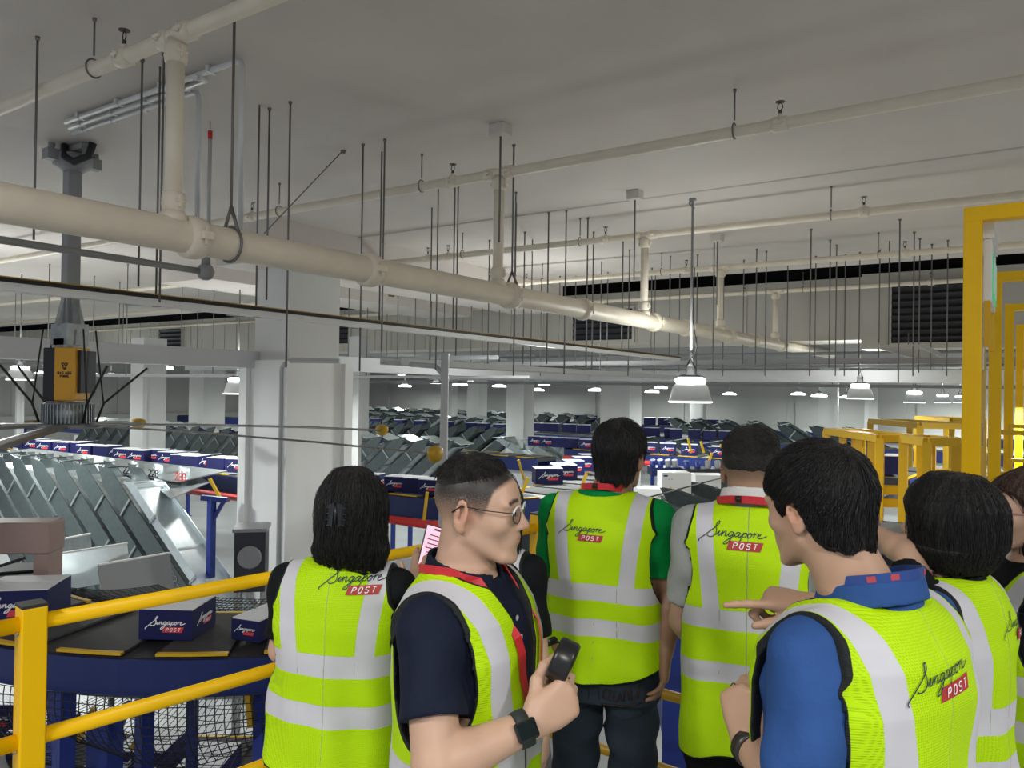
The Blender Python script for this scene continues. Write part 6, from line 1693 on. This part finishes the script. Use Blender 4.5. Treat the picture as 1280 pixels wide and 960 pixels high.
# handheld fan
Wd = B['W']; S_, e_, w_, a_ = B['arms']['R']; LD = B['LD']
hdv = LD(.74, .22, .48).normalized(); hnv = LD(.25, -.95, .12); hnv = (hnv - hdv * hnv.dot(hdv)).normalized(); hlv = hnv.cross(hdv)
hpos = Wd(w_ + hdv * .082 - hnv * .030 + hlv * .0)
fan_c = at(704, 826, hpos.dot(FWD) - .005)
hdir = (fan_c - hpos).normalized()
t = empty('handheld_fan', hpos, 0, 'black handheld fan gripped by the man in glasses', 'fan')
mb = MB(); mb.tube([hdir * -.06, hdir * -.05, hdir * .03, (fan_c - hpos) - hdir * .03], [.012, .0145, .0145, .011], 14); mb.build('handle', BLKP, t)
fax = (RGT * .86 - FWD * .22 - V((0, 0, .36))).normalized(); fx = fax.cross(UP).normalized(); fy_ = fax.cross(fx); Mf2 = Matrix((fx, fy_, fax)).transposed()
mb = MB(); mb.lathe([(.036, -.020), (.040, -.018), (.0415, -.012), (.0415, .014), (.039, .019), (.035, .020), (.034, .012), (.012, .012), (.010, .017), (.0005, .018)], fan_c - hpos, Mf2, 36); mb.build('fan_housing', BLKP, t)
mb = MB()
for q in range(12): a = 2 * math.pi * q / 12; mb.tube([fan_c - hpos + Mf2 @ V((.010 * math.cos(a), .010 * math.sin(a), .017)), fan_c - hpos + Mf2 @ V((.036 * math.cos(a + .4), .036 * math.sin(a + .4), .018))], .0012, 5)
mb.build('grille', mat('grille_grey', (.05, .05, .05), .4), t)

# woman half hidden behind the man with glasses
C = person(dict(px=617, d=2.3, H=1.50, face=20, fem=True, skin='light', shirt=BLACKC, trousers=TROUK, h=.008, label='woman with long straight black hair in lime vest, mostly hidden behind the man in glasses', ears=False, wf=.92,
    vest=dict(bands=(1.145, 1.0), hem=.80), hair=hair(hair_long(1.21, .098, .08, 9, .004, back=-.05, t=.016), HAIRB, h=.006, strands=350, slen=.14, down=True)))

# man in the green t-shirt
D = person(dict(px=760, d=2.48, H=1.652, kb=.98, face=22, skin='tan', shirt=GREENC, trousers=JEANS, h=.006, label='man in green t-shirt, jeans and lime vest standing at the railing, seen from behind', hyaw=10, hx=.042, hs=.94, wf=1.0, sleeve=.72, inf=.012,
    R=dict(e=(838, 742, 2.42), w=(832, 812, 2.36), hd=(-.06, -.05, -1), hn=(1, -.2, 0), curl='relax'), L=dict(e=(690, 742, 2.55), w=(698, 806, 2.45), hd=(.05, .1, -1), hn=(-1, 0, 0), curl='relax'),
    vest=dict(bands=(1.155, 1.045), bw=.026, hem=.865, curve=.05, logo=(-.118, 1.318, .150), loose=.004, mat=VESTS),
    hair=hair(hair_cap(.020, .007, [(-.2, -.088), (-.10, -.088), (-.055, -.080), (-.040, -.045), (-.026, .005), (.0, .02), (.012, -.01), (.024, .0), (.030, .03), (.05, .055), (.075, .064), (.10, .08), (.2, .2)], .004, .0032, 11), HAIRB, h=.005, strands=2000, slen=.035, srad=.0007, fuzz=.005)))
strap(D, 'lanyard', LANY, neck_ring(D, -105, 105, D['zc'] + .004, D['rn'] + .016, .25, 20), .020, .003)
mb = MB(); q = neck_ring(D, -14, -4, D['zc'] + .004, D['rn'] + .020, .25, 4); mb.tube(q, .009, 6); mb.build('lanyard_clasp', BLKP, D['root'])
wrist_band(D, 'L', 'wrist_band', BLKP, .022, .96)
# stitched motif on the back pocket
tb = BVHTree.FromPolygons([tuple(v.co) for v in D['tr'].data.vertices], [tuple(p.vertices) for p in D['tr'].data.polygons])
def onjean(x, z):
    h_ = tb.ray_cast(V((x, -.6, z)), V((0, 1, 0)), 1.0); return (h_[0] if h_[0] is not None else V((x, -.12, z))) + V((0, -.002, 0))
mb = MB()
for ln in ([(-.055, -.01), (-.045, .02), (-.03, .018), (-.035, -.005), (-.05, -.012), (-.03, -.018)], [(-.015, .02), (-.022, -.01), (-.012, -.018), (.0, .01), (.002, -.015)], [(.01, -.015), (.012, .015), (.02, .018), (.025, -.012)], [(.03, .035), (.032, -.01), (.045, .0), (.055, .035), (.05, -.005)], [(-.06, -.03), (-.02, -.035), (.06, -.02)]):
    mb.tube([onjean(.082 + x, .84 * D['k'] + z) for x, z in crom(ln, 3)], .0022, 4)
mb.build('pocket_stitching', mat('stitch_brown', (.035, .014, .008), .7), D['tr'])
mb = MB()
for x0 in (.082, -.082):
    for p, q in (((-.07, .06), (.07, .06)), ((-.07, .06), (-.062, -.06)), ((.07, .06), (.062, -.06)), ((-.062, -.06), (0, -.08)), ((.062, -.06), (0, -.08))):
        mb.tube([onjean(x0 + p[0] + (q[0] - p[0]) * i / 5, .835 * D['k'] + p[1] + (q[1] - p[1]) * i / 5) for i in range(6)], .0014, 4)
mb.build('pocket_seams', mat('seam_dark', (.015, .02, .03), .8), D['tr'])

# man with the white collar
E = person(dict(px=942, d=2.12, H=1.652, kb=.995, face=22, skin='mid', shirt=GREYC, collarm=WHITEC, trousers=TROUK, h=.006, label='man with cropped hair, white collar and red lanyard in lime vest, seen from behind', hyaw=12, wf=.94, sleeve=.78, stub=.9, collar=.062,
    L=dict(e=(856, 775, 2.2), w=(872, 800, 2.42), hd=(.5, .8, .1), hn=(-.6, .3, .6), curl='grip'), R=dict(e=(1020, 790, 2.1), w=(1000, 800, 2.34), hd=(-.4, .9, .1), hn=(.6, .3, .6), curl='grip'),
    hairline=[(-.2, -.10), (-.06, -.10), (-.03, -.06), (-.018, .0), (.0, .012), (.008, .0), (.024, -.008), (.034, .02), (.05, .056), (.075, .074), (.10, .10), (.2, .2)],
    vest=dict(bands=(1.155, 1.015), bw=.026, hem=.80, curve=-.03, logo=(-.125, 1.372, .168), loose=.004, mat=VESTS, tag=0),
    hair=hair(hair_cap(.011, .003, [(-.2, .0), (-.07, .004), (-.03, .024), (.0, .040), (.03, .05), (.05, .064), (.075, .078), (.10, .10), (.2, .2)], flow=.0009, seed=6, taper=.05), HAIRS, h=.005, strands=1600, slen=.010, srad=.0006, fuzz=.004, smin=.055)))
strap(E, 'lanyard', LANY, neck_ring(E, -105, 105, E['zc'] - .022, E['rn'] + .031, .25, 20), .020, .003)
mb = MB(); q = neck_ring(E, -20, -12, E['zc'] - .022, E['rn'] + .034, .25, 4); mb.tube(q, .010, 6); mb.build('lanyard_clasp', BLKP, E['root'])

# man in the blue shirt, nearest
Fp = person(dict(px=1082, d=1.36, H=1.655, kb=.962, face=-34, skin='mid', shirt=BLUEC, collarm=BLUEC, trousers=TROUK, h=.0045, label='man in blue collared shirt and lime vest pointing across, nearest at the lower right', hyaw=6, hpitch=-8, hs=.93, colw=.003, neckf=1.05, wf=1.10, armf=1.0, sleeve=.98, collar=.055, inf=.013, hy=.055, hx=-.043,
    L=dict(e=(1003, 1010, 1.20), w=(934, 930, 1.36), hd=(-.12, .25, 1.0), hn=(-.75, -.6, .1), curl='fist', thumb=(.3, .5, .4), tsp=(.7, .5, -.4)), R=dict(e=(1150, 822, 1.52), w=(1016, 757, 1.58), hd=(-1, .25, .10), hn=(.05, -.30, .95), curl='point', thumb=(.0, .1, .1), tsp=(.9, .30, -.42)),
    vest=dict(bands=(1.125, 1.0), bw=.027, hem=.78, logo=(-.105, 1.29, .165), logotilt=.10, loose=.004, h=.0045, vw=.026),
    hair=hair(hair_cap(.021, .009, [(-.2, -.074), (-.10, -.074), (-.065, -.068), (-.050, -.040), (-.032, .005), (.0, .026), (.010, -.0), (.022, -.004), (.030, .03), (.055, .040), (.075, .044), (.10, .06), (.2, .2)], .004, .0034, 14), HAIRB, h=.0045, strands=3200, slen=.05, srad=.0007, fuzz=.004, fwd=True)))
strap(Fp, 'lanyard', LANYB, neck_ring(Fp, -100, 100, Fp['zc'] + .020, Fp['rn'] + .017, .25, 24), .018, .003)

for a in (-66, -40, 14, 40): strap(Fp, 'lanyard_print', mat('print_red', (.45, .06, .08), .5), neck_ring(Fp, a, a + 10, Fp['zc'] + .021, Fp['rn'] + .0172, .25, 4), .010, .0035)
o, c_, ax_ = wrist_band(Fp, 'L', 'watch_bracelet', mat('bracelet_dark', (.05, .045, .04), .35, .5), .022, .93, thick=.004)
# dark gadget in his left hand
S_, e_, w_, a_ = Fp['arms']['L']; hp = Fp['W'](w_ + Fp['LD'](-.0, .14, .99) * .085 + Fp['LD'](.55, .55, 0) * .03)
t = empty('black_gadget', hp, 0, 'small black gadget with loose cord held low by the man in blue', 'gadget')
mb = MB(); mb.tube([RGT * -.02 - V((0, 0, .0)), RGT * .02, RGT * .075 + V((0, 0, .008))], [.010, .013, .012], 10); mb.build('casing', BLKP, t)
mb = MB(); mb.tube([RGT * a_ + V((0, 0, b_)) for a_, b_ in crom([(-.02, 0), (-.035, .012), (-.04, -.005), (-.03, -.012), (-.042, -.02), (-.036, -.032)], 5)], .001, 5); mb.build('cord', BLKP, t)

# woman with bobbed hair
G = person(dict(px=1190, d=1.85, H=1.545, face=-38, fem=True, skin='light', shirt=BLACKC, trousers=TROUK, h=.006, label='woman with black bobbed hair and lime vest over black top, arm stretched out', ears=False, wf=1.0, sleeve=.86,
    L=dict(e=(1136, 694, 1.86), w=(1088, 662, 2.02), hd=(-.2, .95, .2), hn=(-.3, 0, .95), curl='relax'),
    vest=dict(bands=(1.125, .995), hem=.80, bw=.030, logo=(-.02, 1.22, .165), loose=.008),
    hair=hair(hair_long(1.345, .090, .108, 21, .004, back=-.022, t=.014, curl=.0035, flip=-.02, part_front=True, end_w=.102), HAIRB, h=.005, strands=1600, slen=.10, srad=.0007, down=True, fuzz=.002)))
# woman at the picture edge
Hh = person(dict(px=1285, d=2.1, H=1.535, face=-82, fem=True, skin='light', shirt=BLACKC, trousers=TROUL, h=.006, eyes=True, label='woman with wavy brown hair in black top and lime vest, cut by the picture edge', ears=False, hs=.97, sleeve=.9,
    vest=dict(bands=(1.12, .99), hem=.82, vneck=1.1),
    hair=hair(hair_long(1.30, .10, .08, 31, .02, back=-.05, t=.022, curl=.008), HAIRN, h=.005, strands=1200, slen=.09, srad=.0009, down=True, fuzz=.010)))
P = Hh['P']; g = empty('eyeglasses', (0, 0, 0)); g.parent = Hh['root']
for s in (-1, 1):
    rim = [P(s * .033 + .024 * math.cos(2 * math.pi * q / 20), .098, .003 + .021 * math.sin(2 * math.pi * q / 20)) for q in range(20)]
    mb = MB(); mb.tube(rim, .0014, 6, closed=True); mb.build('rim', mat('rim_pink', (.45, .12, .2), .3), g)
    mb = MB(); mb.tube([P(s * .056, .094, .010), P(s * .078, .04, .013), P(s * .082, -.01, .012)], .0013, 6); mb.build('temple', mat('rim_pink', (.45, .12, .2)), g)
# ------------------------------------------------------------------ light
w = bpy.data.worlds.new('world'); SC.world = w; w.use_nodes = True
w.node_tree.nodes['Background'].inputs[0].default_value = (.80, .88, 1.0, 1)
w.node_tree.nodes['Background'].inputs[1].default_value = .45
def area(name, loc, size, power, col=(1, .98, .94), rot=(0, 0, 0), spread=180):
    l = bpy.data.lights.new(name, 'AREA'); l.shape = 'DISK'; l.size = size; l.energy = power; l.color = col; l.spread = R(spread)
    o = bpy.data.objects.new(name, l); COL.objects.link(o); o.location = loc; o.rotation_euler = rot
    return o
def up_light(loc, p):
    l = bpy.data.lights.new('ceiling_uplight', 'POINT'); l.energy = p; l.shadow_soft_size = .25; l.color = (.97, 1, .98)
    o = bpy.data.objects.new('ceiling_uplight', l); COL.objects.link(o); o.location = loc
k = 0
for x in (-30, -22, -14, -7.0, 0, 7):
    for y in (5.6, 11.4, 16.6, 21, 28, 34):
        if x > -3 and y < 6: continue
        if x == -7.0 and y < 10: continue
        zz = 1.62 if y > 1 else 1.7
        area('hall_light', (x, y, zz), .5, 86 if y < 15 else 76, (.93, 1, .97)); k += 1  # lights without fixtures on an added grid, standing in for hall lamps
        if (k % 2) and y < 16: up_light((x, y, 2.15), 80)  # upward fill with no lamp here, added to brighten the ceiling
area('hall_light', (-12.6, 4.4, 1.9), .4, 240, (.95, 1, .97))  # added without a fixture to brighten the big column's front face
for i, l in enumerate(lamps):
    c = at(*l[:3]); up_light((c.x, c.y, c.z + .45), 30); area('hall_light', (c.x, c.y, c.z - .17), .4, 65, (.95, 1, .97))
# unseen fill lights added above the platform to light the visitors
for x, y in ((-1.6, -1.8), (1.6, -1.4), (3.4, 1.2)):
    l = area('visitor_fill_light', (x, y, 3.6), .3, 84, (1, .98, .95)); l.data.shape = 'RECTANGLE'; l.data.size = 1.3; l.data.size_y = .15
SC.view_settings.view_transform = 'Standard'
SC.view_settings.look = 'None'
SC.view_settings.exposure = 0.38
SC.view_settings.gamma = 1.0
SC.view_settings.use_curve_mapping = False
SC.cycles.use_denoising = True
SC.cycles.max_bounces = 6
